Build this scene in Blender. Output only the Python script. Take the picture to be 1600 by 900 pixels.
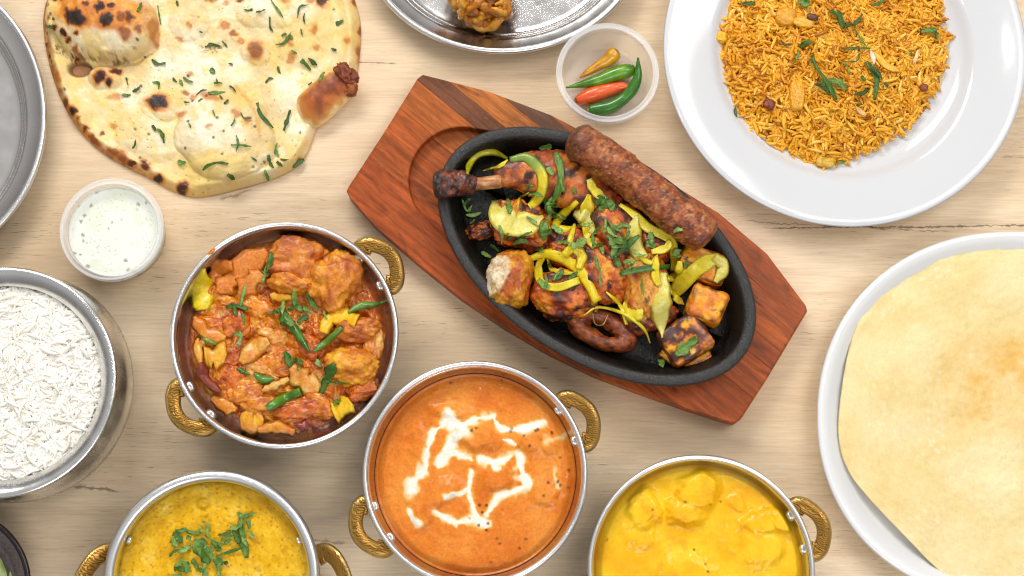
import bpy, math, random
import numpy as np
from mathutils import Vector, Matrix

# ------------------------------------------------------------------ scene, camera, light
S = bpy.context.scene
for o in list(bpy.data.objects):
    bpy.data.objects.remove(o)
COL = S.collection
rng = np.random.default_rng(7)
random.seed(7)
R_ = math.radians

DIST, TILT = 1.2, R_(9.0)
FPX = DIST / 0.0005                       # focal length in photo pixels (1600 wide)
ct, st = math.cos(TILT), math.sin(TILT)
CAMPOS = np.array([0.0, -DIST * st, DIST * ct])
cam_d = bpy.data.cameras.new('camera')
cam = bpy.data.objects.new('camera', cam_d)
COL.objects.link(cam)
cam.location = CAMPOS
cam.rotation_euler = (TILT, 0, 0)
cam_d.sensor_width = 36
cam_d.lens = FPX / 1600 * 36
cam_d.clip_start = 0.05
cam_d.clip_end = 50
S.camera = cam

W = bpy.data.worlds.new('World')
S.world = W
W.use_nodes = True
bg = W.node_tree.nodes['Background']
# the room the table stands in: pale ceiling above, darker walls towards the horizon
_tc = W.node_tree.nodes.new('ShaderNodeTexCoord')
_sp = W.node_tree.nodes.new('ShaderNodeSeparateXYZ')
_cr = W.node_tree.nodes.new('ShaderNodeValToRGB')
W.node_tree.links.new(_tc.outputs['Generated'], _sp.inputs[0])
W.node_tree.links.new(_sp.outputs['Z'], _cr.inputs[0])
_cr.color_ramp.elements[0].position = 0.0; _cr.color_ramp.elements[0].color = (.25, .22, .19, 1)
_cr.color_ramp.elements[1].position = 0.75; _cr.color_ramp.elements[1].color = (1.0, .99, .98, 1)
W.node_tree.links.new(_cr.outputs[0], bg.inputs['Color'])
bg.inputs['Strength'].default_value = 0.46

def area(name, loc, tgt, sx, sy, power, col=(1, 0.97, 0.93)):
    d = bpy.data.lights.new(name, 'AREA')
    d.shape = 'RECTANGLE'
    d.size, d.size_y, d.energy, d.color = sx, sy, power, col
    o = bpy.data.objects.new(name, d)
    COL.objects.link(o)
    o.location = loc
    o.rotation_euler = (Vector(tgt) - Vector(loc)).to_track_quat('-Z', 'Y').to_euler()
    return o

def bulb(name, loc, power, rad=0.035, col=(1, 0.97, 0.92)):
    d = bpy.data.lights.new(name, 'POINT')
    d.energy, d.shadow_soft_size, d.color = power, rad, col
    o = bpy.data.objects.new(name, d)
    COL.objects.link(o)
    o.location = loc
    return o

area('ceiling_or_fill_panel', (-0.55, 1.55, 1.45), (0, 0.0, 0), 1.3, 0.6, 31)
area('ceiling_or_fill_panel', (0.95, 0.55, 1.75), (0.1, 0, 0), 1.0, 0.8, 12)
area('ceiling_or_fill_panel', (0.2, -1.3, 1.7), (0, 0, 0), 1.2, 0.7, 11)  # added fill lamp, no ceiling fixture: brightens the near half of the table
bulb('downlight', (0.55, 0.25, 1.9), 3.0)
bulb('downlight', (0.2, 0.75, 1.9), 3.0)
bulb('downlight', (-0.5, 0.3, 1.9), 3.0)

S.view_settings.view_transform = 'Standard'
S.view_settings.look = 'None'
S.view_settings.exposure = 0.0
S.view_settings.gamma = 1.0
S.view_settings.use_curve_mapping = False
S.render.engine = 'CYCLES'
S.cycles.use_denoising = True
S.cycles.denoising_prefilter = 'FAST'
S.cycles.filter_width = 1.1
S.cycles.max_bounces = 8
S.cycles.transparent_max_bounces = 10
S.cycles.caustics_reflective = False
S.cycles.caustics_refractive = False

# ------------------------------------------------------------------ projection helpers
def P(px, py, z=0.0):
    """photo pixel -> world point at height z (vectorised)"""
    px = np.asarray(px, float); py = np.asarray(py, float)
    dx = (px - 800) / FPX; dy = -(py - 450) / FPX
    wx, wy, wz = dx, dy * ct + st, dy * st - ct
    t = (z - CAMPOS[2]) / wz
    return np.stack([CAMPOS[0] + wx * t, CAMPOS[1] + wy * t, np.broadcast_to(z, np.shape(t)) * 1.0], -1)

def proj(v):
    d = np.asarray(v, float) - CAMPOS
    x = d[..., 0]; y = d[..., 1] * ct + d[..., 2] * st; z = -d[..., 1] * st + d[..., 2] * ct
    return 800 + FPX * x / -z, 450 - FPX * y / -z

def mpp(px, py, z=0.0):
    return float(np.linalg.norm(P(px + .5, py, z) - P(px - .5, py, z)))

def hit(px, py):
    dx = (px - 800) / FPX; dy = -(py - 450) / FPX
    d = Vector((dx, dy * ct + st, dy * st - ct)).normalized()
    ok, loc, nor, idx, ob, m = S.ray_cast(bpy.context.evaluated_depsgraph_get(), Vector(CAMPOS), d)
    return (np.array(loc), np.array(nor), ob) if ok else (P(px, py, 0.0), np.array([0, 0, 1.0]), None)

def s2l(c):
    c = np.asarray(c, float) / 255.0
    return np.where(c <= 0.04045, c / 12.92, ((c + 0.055) / 1.055) ** 2.4)

# ------------------------------------------------------------------ noise
_perm = np.random.default_rng(11).permutation(256)
_perm = np.concatenate([_perm, _perm, _perm])
_val = np.random.default_rng(12).random(256) * 2 - 1
def vnoise(p):
    p = np.asarray(p, float)
    i = np.floor(p).astype(int); f = p - i
    u = f * f * f * (f * (f * 6 - 15) + 10)
    i &= 255
    def h(a, b, c):
        return _val[_perm[(_perm[(_perm[(i[..., 0] + a) & 255] + i[..., 1] + b) & 255] + i[..., 2] + c) & 255]]
    L = lambda a, b, t: a + (b - a) * t
    x0 = L(L(h(0,0,0), h(1,0,0), u[...,0]), L(h(0,1,0), h(1,1,0), u[...,0]), u[...,1])
    x1 = L(L(h(0,0,1), h(1,0,1), u[...,0]), L(h(0,1,1), h(1,1,1), u[...,0]), u[...,1])
    return L(x0, x1, u[...,2])
def fbm(p, oct=4, seed=0, gain=.5):
    p = np.asarray(p, float) + seed * 17.37
    a, s, r = 1.0, 0.0, 0.0
    for k in range(oct):
        r = r + a * vnoise(p); s += a
        p = p * 2.03 + 5.1; a *= gain
    return r / s
def n2(px, py, scale, oct=4, seed=0, gain=.5):
    return fbm(np.stack([px / scale, py / scale, np.zeros_like(px) + seed * .73], -1), oct, seed, gain)
def worley(px, py, scale, seed=0):
    x = px / scale; y = py / scale
    ix = np.floor(x).astype(int); iy = np.floor(y).astype(int)
    best = np.full(np.shape(x), 9.0)
    for a in (-1, 0, 1):
        for b in (-1, 0, 1):
            cx, cy = ix + a, iy + b
            k = _perm[(_perm[(cx + seed) & 255] + cy) & 255]
            jx = (_val[k] + 1) / 2; jy = (_val[_perm[k + 7]] + 1) / 2
            best = np.minimum(best, np.hypot(cx + jx - x, cy + jy - y))
    return best
def sstep(a, b, x):
    t = np.clip((x - a) / (b - a), 0, 1)
    return t * t * (3 - 2 * t)
def ramp(x, stops):
    t = [s[0] for s in stops]; c = np.array([s2l(s[1]) for s in stops])
    return np.stack([np.interp(x, t, c[:, k]) for k in range(3)], -1)
def mix(a, b, m):
    m = np.asarray(m)[..., None]
    return a * (1 - m) + b * m
def segdist(px, py, pts):
    """distance to a polyline and the parameter 0..1 along it"""
    best = np.full(np.shape(px), 1e9); tt = np.zeros(np.shape(px))
    n = len(pts) - 1
    for k in range(n):
        (ax, ay), (bx, by) = pts[k], pts[k + 1]
        dx, dy = bx - ax, by - ay
        t = np.clip(((px - ax) * dx + (py - ay) * dy) / (dx * dx + dy * dy + 1e-9), 0, 1)
        d = np.hypot(px - ax - t * dx, py - ay - t * dy)
        m = d < best
        best = np.where(m, d, best); tt = np.where(m, (k + t) / n, tt)
    return best, tt
def edist(px, py, cx, cy, rx, ry, rot=0):
    c, s = math.cos(R_(rot)), math.sin(R_(rot))
    x, y = px - cx, py - cy
    return np.hypot((x * c + y * s) / rx, (-x * s + y * c) / ry)

# ------------------------------------------------------------------ mesh helpers
def mesh(name, v, f, cols=None, uvw=None, smooth=True):
    me = bpy.data.meshes.new(name)
    v = np.asarray(v, np.float32)
    if isinstance(f, np.ndarray):
        f = [f]
    loops = np.concatenate([np.asarray(a).ravel() for a in f]).astype(np.int32)
    sizes = np.concatenate([np.full(len(a), np.asarray(a).shape[1]) for a in f]).astype(np.int32)
    starts = np.concatenate([[0], np.cumsum(sizes)[:-1]]).astype(np.int32)
    me.vertices.add(len(v)); me.vertices.foreach_set('co', v.ravel())
    me.loops.add(len(loops)); me.loops.foreach_set('vertex_index', loops)
    me.polygons.add(len(sizes)); me.polygons.foreach_set('loop_start', starts)
    me.polygons.foreach_set('loop_total', sizes)
    me.polygons.foreach_set('use_smooth', np.full(len(sizes), smooth, bool))
    me.update(calc_edges=True)
    if cols is not None:
        c = np.ones((len(v), 4), np.float32); c[:, :3] = np.clip(cols, 0, 1)
        a = me.attributes.new('Col', 'FLOAT_COLOR', 'POINT'); a.data.foreach_set('color', c.ravel())
    if uvw is not None:
        a = me.attributes.new('uvw', 'FLOAT_VECTOR', 'POINT'); a.data.foreach_set('vector', np.asarray(uvw, np.float32).ravel())
    return me

def wloc(o):
    l = Vector(o.location)
    while o.parent:
        o = o.parent; l = l + Vector(o.location)
    return np.array(l)

def mk(name, v, f, mat, cols=None, parent=None, uvw=None, smooth=True, origin=None):
    """one mesh object; vertices in world space"""
    v = np.asarray(v, float)
    if origin is None:
        origin = np.array([v[:, 0].mean(), v[:, 1].mean(), v[:, 2].min()])
    o = bpy.data.objects.new(name, mesh(name, v - origin, f, cols, uvw, smooth))
    COL.objects.link(o)
    o.data.materials.append(mat)
    if parent is not None:
        o.parent = parent
        o.location = origin - wloc(parent)
    else:
        o.location = origin
    return o

def tag(o, label, cat=None, group=None, kind=None):
    o['label'] = label
    if cat: o['category'] = cat
    if group: o['group'] = group
    if kind: o['kind'] = kind
    return o
def empty(name, loc, label, cat, group=None):
    o = bpy.data.objects.new(name, None)
    o.empty_display_size = .02
    COL.objects.link(o); o.location = loc
    return tag(o, label, cat, group)
def copy_tree(o, parent=None):
    c = o.copy(); COL.objects.link(c); c.parent = parent
    for ch in o.children:
        copy_tree(ch, c)
    return c

def grid_faces(nr, na, wrap=True, off=0):
    i = np.arange(nr - 1)[:, None]; j = np.arange(na if wrap else na - 1)[None, :]
    j2 = (j + 1) % na
    return np.stack([i * na + j, i * na + j2, (i + 1) * na + j2, (i + 1) * na + j], -1).reshape(-1, 4) + off

def lathe(prof, na=128, sq=None):
    prof = np.asarray(prof, float)
    a = np.linspace(0, 2 * np.pi, na, endpoint=False)
    v = np.stack([prof[:, 0, None] * np.cos(a), prof[:, 0, None] * np.sin(a), np.repeat(prof[:, 1, None], na, 1)], -1)
    return v.reshape(-1, 3), grid_faces(len(prof), na)[:, ::-1]

def ring_loft(rings, close=True):
    """rings: list of (n,3) loops"""
    v = np.concatenate(rings); n = len(rings[0])
    return v, grid_faces(len(rings), n)

def smooth_closed(pts, n=360, it=2):
    p = np.asarray(pts, float)
    for _ in range(it):
        q = np.roll(p, -1, 0)
        p = np.stack([.75 * p + .25 * q, .25 * p + .75 * q], 1).reshape(-1, 2)
    d = np.hypot(*(np.roll(p, -1, 0) - p).T); s = np.concatenate([[0], np.cumsum(d)])
    t = np.linspace(0, s[-1], n, endpoint=False)
    pp = np.vstack([p, p[:1]])
    return np.stack([np.interp(t, s, pp[:, 0]), np.interp(t, s, pp[:, 1])], -1)

def catmull(pts, n=24):
    p = np.asarray(pts, float)
    if len(p) == 2:
        return p[0] + (p[1] - p[0]) * np.linspace(0, 1, n)[:, None]
    p = np.vstack([2 * p[0] - p[1], p, 2 * p[-1] - p[-2]])
    m = len(p) - 3
    out = []
    for t in np.linspace(0, m - 1e-6, n):
        k = int(t); u = t - k
        a, b, c, d = p[k:k + 4]
        out.append(.5 * (2 * b + (c - a) * u + (2 * a - 5 * b + 4 * c - d) * u * u + (3 * b - a - 3 * c + d) * u ** 3))
    return np.array(out)

def disc_px(outline, zn, hfn, cfn, nr=120, bottom=None, edge_pow=None):
    """heightfield over a closed pixel outline (star shaped); world z = zn + hfn(px,py,rr); returns v,f,c"""
    out = np.asarray(outline, float); c = out.mean(0); na = len(out)
    t = np.linspace(0, 1, nr) ** .8
    g = c + (out - c)[None] * t[:, None, None]
    px, py = g[..., 0], g[..., 1]
    rr = np.repeat(t[:, None], na, 1)
    z = zn + hfn(px, py, rr)
    v = P(px, py, zn); v[..., 2] = z
    col = cfn(px, py, rr)
    v = v.reshape(-1, 3); col = col.reshape(-1, 3)
    f = [grid_faces(nr, na)[:, ::-1]]
    if bottom is not None:
        b = v[-na:].copy(); b[:, 2] = bottom
        ce = P(c[0], c[1], zn)
        b[:, :2] = ce[:2] + (b[:, :2] - ce[:2]) * .97
        n0 = len(v)
        v = np.vstack([v, b]); col = np.vstack([col, col[-na:]])
        j = np.arange(na); j2 = (j + 1) % na
        f.append(np.stack([n0 - na + j, n0 + j, n0 + j2, n0 - na + j2], -1)[:, ::-1][:, ::-1])
        n1 = len(v)
        v = np.vstack([v, [[ce[0], ce[1], bottom]]]); col = np.vstack([col, col[:1]])
        f.append(np.stack([n0 + j, np.full(na, n1), n0 + j2], -1))
    return v, f, col

def ico(sub):
    import bmesh
    bm = bmesh.new(); bmesh.ops.create_icosphere(bm, subdivisions=sub, radius=1)
    v = np.array([x.co[:] for x in bm.verts]); f = np.array([[q.index for q in t.verts] for t in bm.faces])
    bm.free(); return v, f
ICO = {k: ico(k) for k in (3, 4, 5, 6)}

def blob(name, c, r, rot, z, rz, mat, cfn, seed=0, amp=.18, freq=1.6, n=2.0, sub=5, parent=None, flat=None, fine=.03, taper=0):
    """lumpy solid: c, r in pixels at height z; rot in image degrees (clockwise)"""
    d, f = ICO[sub]
    if n != 2:
        d = d / (np.abs(d) ** n).sum(1)[:, None] ** (1 / n)
    nz = fbm(d * freq, 4, seed)
    nf = fbm(d * freq * 4.5, 3, seed + 3)
    q = d * (1 + amp * nz + fine * nf)[:, None]
    if taper:
        q[:, 1] *= 1 + taper * q[:, 0]; q[:, 2] *= 1 + .6 * taper * q[:, 0]
    m = mpp(c[0], c[1], z)
    a = -R_(rot)
    x, y = q[:, 0] * r[0] * m, q[:, 1] * r[1] * m
    ce = P(c[0], c[1], z)
    v = np.stack([ce[0] + x * math.cos(a) - y * math.sin(a), ce[1] + x * math.sin(a) + y * math.cos(a), z + q[:, 2] * rz], -1)
    if flat is not None:
        v[:, 2] = np.maximum(v[:, 2], flat)
    col = cfn(d, nz, nf, seed)
    return mk(name, v, f, mat, col, parent)

def path3(pts, n, lift, smooth=3):
    """pixel polyline -> world points resting on whatever is seen there"""
    c = catmull(pts, n)
    z = np.array([hit(x, y)[0][2] for x, y in c])
    k = max(1, n // 6)
    zm = np.array([z[max(0, i - k):i + k + 1].max() for i in range(n)])
    z = .5 * z + .5 * zm
    for _ in range(smooth):
        z = np.convolve(np.pad(z, 2, mode='edge'), [.1, .2, .4, .2, .1], 'valid')
    return np.array([P(x, y, zz + lift) for (x, y), zz in zip(c, z)])

def ribbon(name, pts, w, mat, cfn, n=18, thick=.0008, taper=(.3, .3), lift=.0008, cup=.25, twist=0., parent=None, seed=0, wob=.12, w3=None, wcurve=None):
    """flat strip of real thickness; pts, w in pixels (w full width)"""
    c = path3(pts, n, lift) if w3 is None else w3
    n = len(c)
    t = np.linspace(0, 1, n)
    m = mpp(pts[0][0], pts[0][1], .03)
    if wcurve is None:
        ww = np.minimum(1, taper[0] + (1 - taper[0]) * sstep(0, .3, t)) * np.minimum(1, taper[1] + (1 - taper[1]) * sstep(0, .3, 1 - t))
    else:
        ww = np.interp(t, np.linspace(0, 1, len(wcurve)), wcurve)
    ww = ww * (1 + wob * vnoise(np.stack([t * 6, t * 0 + seed * 3.3, t * 0], -1))) * w * m / 2
    T = np.gradient(c, axis=0); T /= np.linalg.norm(T, axis=1)[:, None] + 1e-12
    up = np.array([0, 0, 1.0])
    B = np.cross(T, up); B /= np.linalg.norm(B, axis=1)[:, None] + 1e-9
    N = np.cross(B, T)
    tw = twist * (t - .5) + .25 * vnoise(np.stack([t * 3, t * 0 + seed * 1.7, t * 0 + 4], -1))
    Bt = B * np.cos(tw)[:, None] + N * np.sin(tw)[:, None]; Nt = np.cross(Bt, T)
    s = np.array([-1, -.6, 0, .6, 1, .6, 0, -.6]); h = np.array([0, .8, 1, .8, 0, -.8, -1, -.8]) * thick / 2
    lift2 = cup * (s ** 2)
    rings = []
    for i in range(n):
        rings.append(c[i] + Bt[i] * (s * ww[i])[:, None] + Nt[i] * (h * min(1, .3 + ww[i] / (w * m / 2 + 1e-9)) + lift2 * ww[i])[:, None])
    v, f = ring_loft(rings)
    e = np.array([[0, 1, 2, 7], [2, 3, 6, 7], [3, 4, 5, 6]])
    f = np.vstack([f, e[:, ::-1], e + (n - 1) * 8])
    tt = np.repeat(t, 8); ss = np.tile(s, n)
    return mk(name, v, f, mat, cfn(tt, ss, v, seed), parent)

def tube(name, c, rad, mat, cfn, na=16, parent=None, flat=1.0, origin=None):
    c = np.asarray(c, float); n = len(c)
    T = np.gradient(c, axis=0); T /= np.linalg.norm(T, axis=1)[:, None] + 1e-12
    B = np.cross(T, [0, 0, 1.0]); B /= np.linalg.norm(B, axis=1)[:, None] + 1e-9
    N = np.cross(B, T)
    a = np.linspace(0, 2 * np.pi, na, endpoint=False)
    v = (c[:, None] + B[:, None] * (np.cos(a)[None, :, None] * rad[:, None, None]) + N[:, None] * (np.sin(a)[None, :, None] * rad[:, None, None] * flat)).reshape(-1, 3)
    f = [grid_faces(n, na)]
    v = np.vstack([v, c[:1], c[-1:]])
    j = np.arange(na); j2 = (j + 1) % na
    f.append(np.stack([np.full(na, n * na), j2, j], -1)); f.append(np.stack([np.full(na, n * na + 1), (n - 1) * na + j, (n - 1) * na + j2], -1))
    t = np.concatenate([np.repeat(np.linspace(0, 1, n), na), [0, 1]])
    return mk(name, v, f, mat, cfn(t, v), parent, origin=origin)

# ------------------------------------------------------------------ materials
def newmat(name):
    m = bpy.data.materials.new(name); m.use_nodes = True
    nt = m.node_tree
    return m, nt, nt.nodes['Principled BSDF']
def setp(b, **k):
    names = {'rough': 'Roughness', 'metal': 'Metallic', 'spec': 'Specular IOR Level', 'coat': 'Coat Weight', 'coatr': 'Coat Roughness',
             'sss': 'Subsurface Weight', 'alpha': 'Alpha', 'trans': 'Transmission Weight', 'ior': 'IOR', 'sheen': 'Sheen Weight'}
    for a, v in k.items():
        b.inputs[names[a]].default_value = v
def link(nt, a, b):
    nt.links.new(a, b)
def nd(nt, t, **k):
    n = nt.nodes.new(t)
    for a, v in k.items():
        setattr(n, a, v)
    return n
def math_(nt, op, a, b=None, c=None):
    n = nd(nt, 'ShaderNodeMath', operation=op)
    for i, x in enumerate((a, b, c)):
        if x is None: continue
        if isinstance(x, (int, float)): n.inputs[i].default_value = x
        else: link(nt, x, n.inputs[i])
    return n.outputs[0]
def noise(nt, vec, scale, detail=4, rough=.55, dist=0):
    n = nd(nt, 'ShaderNodeTexNoise')
    n.inputs['Scale'].default_value = scale; n.inputs['Detail'].default_value = detail
    n.inputs['Roughness'].default_value = rough; n.inputs['Distortion'].default_value = dist
    if vec is not None: link(nt, vec, n.inputs['Vector'])
    return n.outputs['Fac']
def crange(nt, x, a, b, lo=0., hi=1.):
    n = nd(nt, 'ShaderNodeMapRange'); n.interpolation_type = 'SMOOTHSTEP'
    link(nt, x, n.inputs['Value'])
    for k, v in zip(('From Min', 'From Max', 'To Min', 'To Max'), (a, b, lo, hi)):
        n.inputs[k].default_value = v
    return n.outputs['Result']
def mixc(nt, fac, a, b, mode='MIX'):
    n = nd(nt, 'ShaderNodeMix', data_type='RGBA', blend_type=mode)
    for i, x in ((0, fac), (6, a), (7, b)):
        if isinstance(x, (int, float)): n.inputs[i].default_value = x
        elif isinstance(x, (tuple, list, np.ndarray)): n.inputs[i].default_value = (*[float(q) for q in x[:3]], 1)
        else: link(nt, x, n.inputs[i])
    return n.outputs[2]

def food_mat(name, rough=.4, bscale=900, bstr=.35, bdist=.0008, coat=0., spec=.5, var=.18, sss=0., vscale=500, coatr=.15, rvar=.15):
    m, nt, b = newmat(name)
    at = nd(nt, 'ShaderNodeAttribute', attribute_name='Col')
    geo = nd(nt, 'ShaderNodeNewGeometry').outputs['Position']
    n = noise(nt, geo, vscale, 5, .6)
    f = crange(nt, n, .25, .75, 1 - var, 1 + var)
    col = mixc(nt, 1., at.outputs['Color'], f, 'MULTIPLY')
    link(nt, col, b.inputs['Base Color'])
    nb = noise(nt, geo, bscale, 4, .6)
    bp = nd(nt, 'ShaderNodeBump'); bp.inputs['Strength'].default_value = bstr; bp.inputs['Distance'].default_value = bdist
    link(nt, nb, bp.inputs['Height']); link(nt, bp.outputs['Normal'], b.inputs['Normal'])
    nr = noise(nt, geo, vscale * .35, 3)
    link(nt, crange(nt, nr, .3, .7, max(.03, rough - rvar), min(1, rough + rvar)), b.inputs['Roughness'])
    setp(b, spec=spec, coat=coat, coatr=coatr, sss=sss)
    if sss:
        b.inputs['Subsurface Radius'].default_value = (1, .5, .25); b.inputs['Subsurface Scale'].default_value = .002
    return m

M = {}
M['sauce'] = food_mat('curry_sauce', .34, 1100, .35, .0006, coat=.3, coatr=.07, var=.1, spec=.2)
M['masala'] = food_mat('masala_sauce', .22, 700, .45, .001, coat=.5, var=.2, spec=.35)
M['smooth_sauce'] = food_mat('korma_sauce', .34, 900, .14, .0004, coat=.3, coatr=.07, var=.05, vscale=300, spec=.2)
M['meat'] = food_mat('roast_meat', .42, 1000, .6, .001, coat=.25, var=.25)
M['kebab'] = food_mat('kebab_meat', .45, 800, .6, .001, coat=.2, var=.25, vscale=350)
M['bread'] = food_mat('naan_bread', .5, 600, .35, .0008, var=.06, spec=.35, coat=.12, coatr=.35)
M['papad'] = food_mat('papad_crisp', .5, 900, .5, .0006, var=.05, spec=.3)
M['rice'] = food_mat('rice_grain', .4, 1500, .1, .0002, var=.08, sss=0)
M['white_rice'] = food_mat('white_rice_grain', .6, 1500, .1, .0002, var=.03, spec=.25)
M['herb'] = food_mat('coriander_leaf', .45, 1500, .4, .0004, var=.25, vscale=700)
M['onion'] = food_mat('onion_flesh', .34, 900, .2, .0004, var=.1, coat=.2, spec=.4)
M['pickled'] = food_mat('pickled_onion', .3, 900, .2, .0004, var=.1, coat=.25, spec=.4)
M['pickled'].node_tree.nodes['Principled BSDF'].inputs['Alpha'].default_value = .86
M['veg'] = food_mat('saucy_vegetable', .32, 900, .35, .0006, var=.14, coat=.2, spec=.4)
M['chilli'] = food_mat('chilli_skin', .25, 250, .12, .0006, var=.06, coat=.5, vscale=200)
M['yoghurt'] = food_mat('yoghurt_sauce', .2, 500, .06, .0003, var=.01, coat=.3)
M['paneer'] = food_mat('paneer', .4, 900, .4, .0006, var=.12, coat=.25)
M['fritter'] = food_mat('fried_batter', .45, 900, .6, .001, var=.25, coat=.2)

def steel(name, base=(.72, .72, .72), rough=.2, bump=.12, even=False):
    m, nt, b = newmat(name)
    b.inputs['Base Color'].default_value = (*base, 1)
    geo = nd(nt, 'ShaderNodeNewGeometry').outputs['Position']
    n = noise(nt, geo, 60, 5, .65)
    if even: setp(b, metal=1, rough=rough); return m
    link(nt, crange(nt, n, .3, .7, rough * .75, rough * 1.3), b.inputs['Roughness'])
    setp(b, metal=1)
    nb = noise(nt, geo, 35, 2)
    bp = nd(nt, 'ShaderNodeBump'); bp.inputs['Strength'].default_value = bump; bp.inputs['Distance'].default_value = .001
    link(nt, nb, bp.inputs['Height']); link(nt, bp.outputs['Normal'], b.inputs['Normal'])
    return m
M['steel'] = steel('stainless_steel', (.70, .69, .68), .2)
M['rim_steel'] = steel('rim_steel', (.84, .84, .85), .3, even=True)
M['tray_steel'] = steel('tray_steel', (.84, .82, .80), .19, bump=.05)
M['pot_steel'] = steel('pot_steel', (.78, .78, .77), .24)

def brass():
    m, nt, b = newmat('engraved_brass')
    at = nd(nt, 'ShaderNodeAttribute', attribute_name='Col')
    oc = nd(nt, 'ShaderNodeTexCoord').outputs['Object']
    w = nd(nt, 'ShaderNodeTexWave', wave_type='BANDS', bands_direction='DIAGONAL')
    w.inputs['Scale'].default_value = 260; w.inputs['Distortion'].default_value = 9; w.inputs['Detail'].default_value = .6; w.inputs['Detail Scale'].default_value = .9
    link(nt, oc, w.inputs['Vector'])
    g = crange(nt, w.outputs['Fac'], .25, .6)
    inv = math_(nt, 'SUBTRACT', 1., g)
    sep = nd(nt, 'ShaderNodeSeparateColor'); link(nt, at.outputs['Color'], sep.inputs[0])
    mask = sep.outputs[0]
    groove = math_(nt, 'MULTIPLY', inv, mask)
    n = noise(nt, oc, 120, 4)
    base = mixc(nt, crange(nt, n, .3, .75), s2l((216, 190, 126)), s2l((184, 152, 86)))
    base2 = mixc(nt, mask, base, s2l((188, 144, 70)))
    col = mixc(nt, math_(nt, 'MULTIPLY', groove, .8), base2, s2l((112, 72, 22)))
    link(nt, col, b.inputs['Base Color'])
    setp(b, metal=.9)
    link(nt, crange(nt, n, .3, .7, .25, .42), b.inputs['Roughness'])
    bp = nd(nt, 'ShaderNodeBump'); bp.inputs['Strength'].default_value = .6; bp.inputs['Distance'].default_value = .0006
    link(nt, math_(nt, 'SUBTRACT', 1., groove), bp.inputs['Height']); link(nt, bp.outputs['Normal'], b.inputs['Normal'])
    return m
M['brass'] = brass()

def ceramic():
    m, nt, b = newmat('white_glazed_ceramic')
    b.inputs['Base Color'].default_value = (.66, .675, .70, 1)
    setp(b, rough=.1, spec=.5, coat=.2, coatr=.04)
    return m
M['ceramic'] = ceramic()
M['ceramic_bright'] = M['ceramic'].copy(); M['ceramic_bright'].name = 'bright_white_ceramic'
M['ceramic_bright'].node_tree.nodes['Principled BSDF'].inputs['Base Color'].default_value = (.80, .81, .82, 1)

def iron():
    m, nt, b = newmat('cast_iron')
    at = nd(nt, 'ShaderNodeAttribute', attribute_name='Col')
    geo = nd(nt, 'ShaderNodeNewGeometry').outputs['Position']
    n = noise(nt, geo, 700, 4, .6)
    col = mixc(nt, 1., at.outputs['Color'], crange(nt, n, .3, .75, .75, 1.35), 'MULTIPLY')
    link(nt, col, b.inputs['Base Color'])
    link(nt, crange(nt, noise(nt, geo, 90, 4), .35, .65, .2, .42), b.inputs['Roughness'])
    setp(b, spec=.4)
    n1 = noise(nt, geo, 900, 3)
    mp = nd(nt, 'ShaderNodeMapping'); mp.inputs['Rotation'].default_value = (0, 0, R_(57)); mp.inputs['Scale'].default_value = (1, .12, 1)
    link(nt, geo, mp.inputs['Vector'])
    n2_ = noise(nt, mp.outputs['Vector'], 420, 4, .65)
    h = math_(nt, 'ADD', n1, math_(nt, 'MULTIPLY', n2_, 1.2))
    bp = nd(nt, 'ShaderNodeBump'); bp.inputs['Strength'].default_value = .55; bp.inputs['Distance'].default_value = .0012
    link(nt, h, bp.inputs['Height']); link(nt, bp.outputs['Normal'], b.inputs['Normal'])
    return m
M['iron'] = iron()

def plastic():
    m, nt, b = newmat('clear_plastic')
    b.inputs['Base Color'].default_value = (.92, .93, .94, 1)
    setp(b, rough=.3, alpha=.3, spec=.5)
    return m
M['plastic'] = plastic()
def plastic2():
    m, nt, b = newmat('clear_plastic_lip')
    b.inputs['Base Color'].default_value = (.92, .93, .94, 1)
    setp(b, rough=.25, alpha=.42, spec=.5)
    return m
M['plastic_lip'] = plastic2()

def board_wood():
    m, nt, b = newmat('acacia_wood')
    at = nd(nt, 'ShaderNodeAttribute', attribute_name='Col')
    uv = nd(nt, 'ShaderNodeAttribute', attribute_name='uvw').outputs['Vector']
    mp = nd(nt, 'ShaderNodeMapping'); mp.inputs['Scale'].default_value = (.09, 1, 1)
    link(nt, uv, mp.inputs['Vector'])
    g1 = noise(nt, mp.outputs['Vector'], 260, 6, .7, .6)
    g2 = noise(nt, mp.outputs['Vector'], 1400, 3, .6)
    mp2 = nd(nt, 'ShaderNodeMapping'); mp2.inputs['Scale'].default_value = (.3, 1, 1)
    link(nt, uv, mp2.inputs['Vector'])
    g3 = noise(nt, mp2.outputs['Vector'], 60, 5, .6, 1.2)
    col = mixc(nt, 1., at.outputs['Color'], crange(nt, g1, .3, .7, .62, 1.3), 'MULTIPLY')
    col = mixc(nt, 1., col, crange(nt, g2, .3, .7, .85, 1.15), 'MULTIPLY')
    col = mixc(nt, crange(nt, g3, .52, .72, 0, .75), col, s2l((74, 38, 26)))
    # worn pale scuffs
    sc = noise(nt, uv, 520, 5, .75)
    big = noise(nt, uv, 32, 3)
    scuff = math_(nt, 'MULTIPLY', crange(nt, sc, .57, .7), crange(nt, big, .5, .65))
    col = mixc(nt, math_(nt, 'MULTIPLY', scuff, .65), col, s2l((190, 150, 110)))
    link(nt, col, b.inputs['Base Color'])
    link(nt, crange(nt, g1, .3, .7, .32, .5), b.inputs['Roughness'])
    bp = nd(nt, 'ShaderNodeBump'); bp.inputs['Strength'].default_value = .2; bp.inputs['Distance'].default_value = .0006
    link(nt, g2, bp.inputs['Height']); link(nt, bp.outputs['Normal'], b.inputs['Normal'])
    setp(b, spec=.22)
    return m
M['board'] = board_wood()

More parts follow.
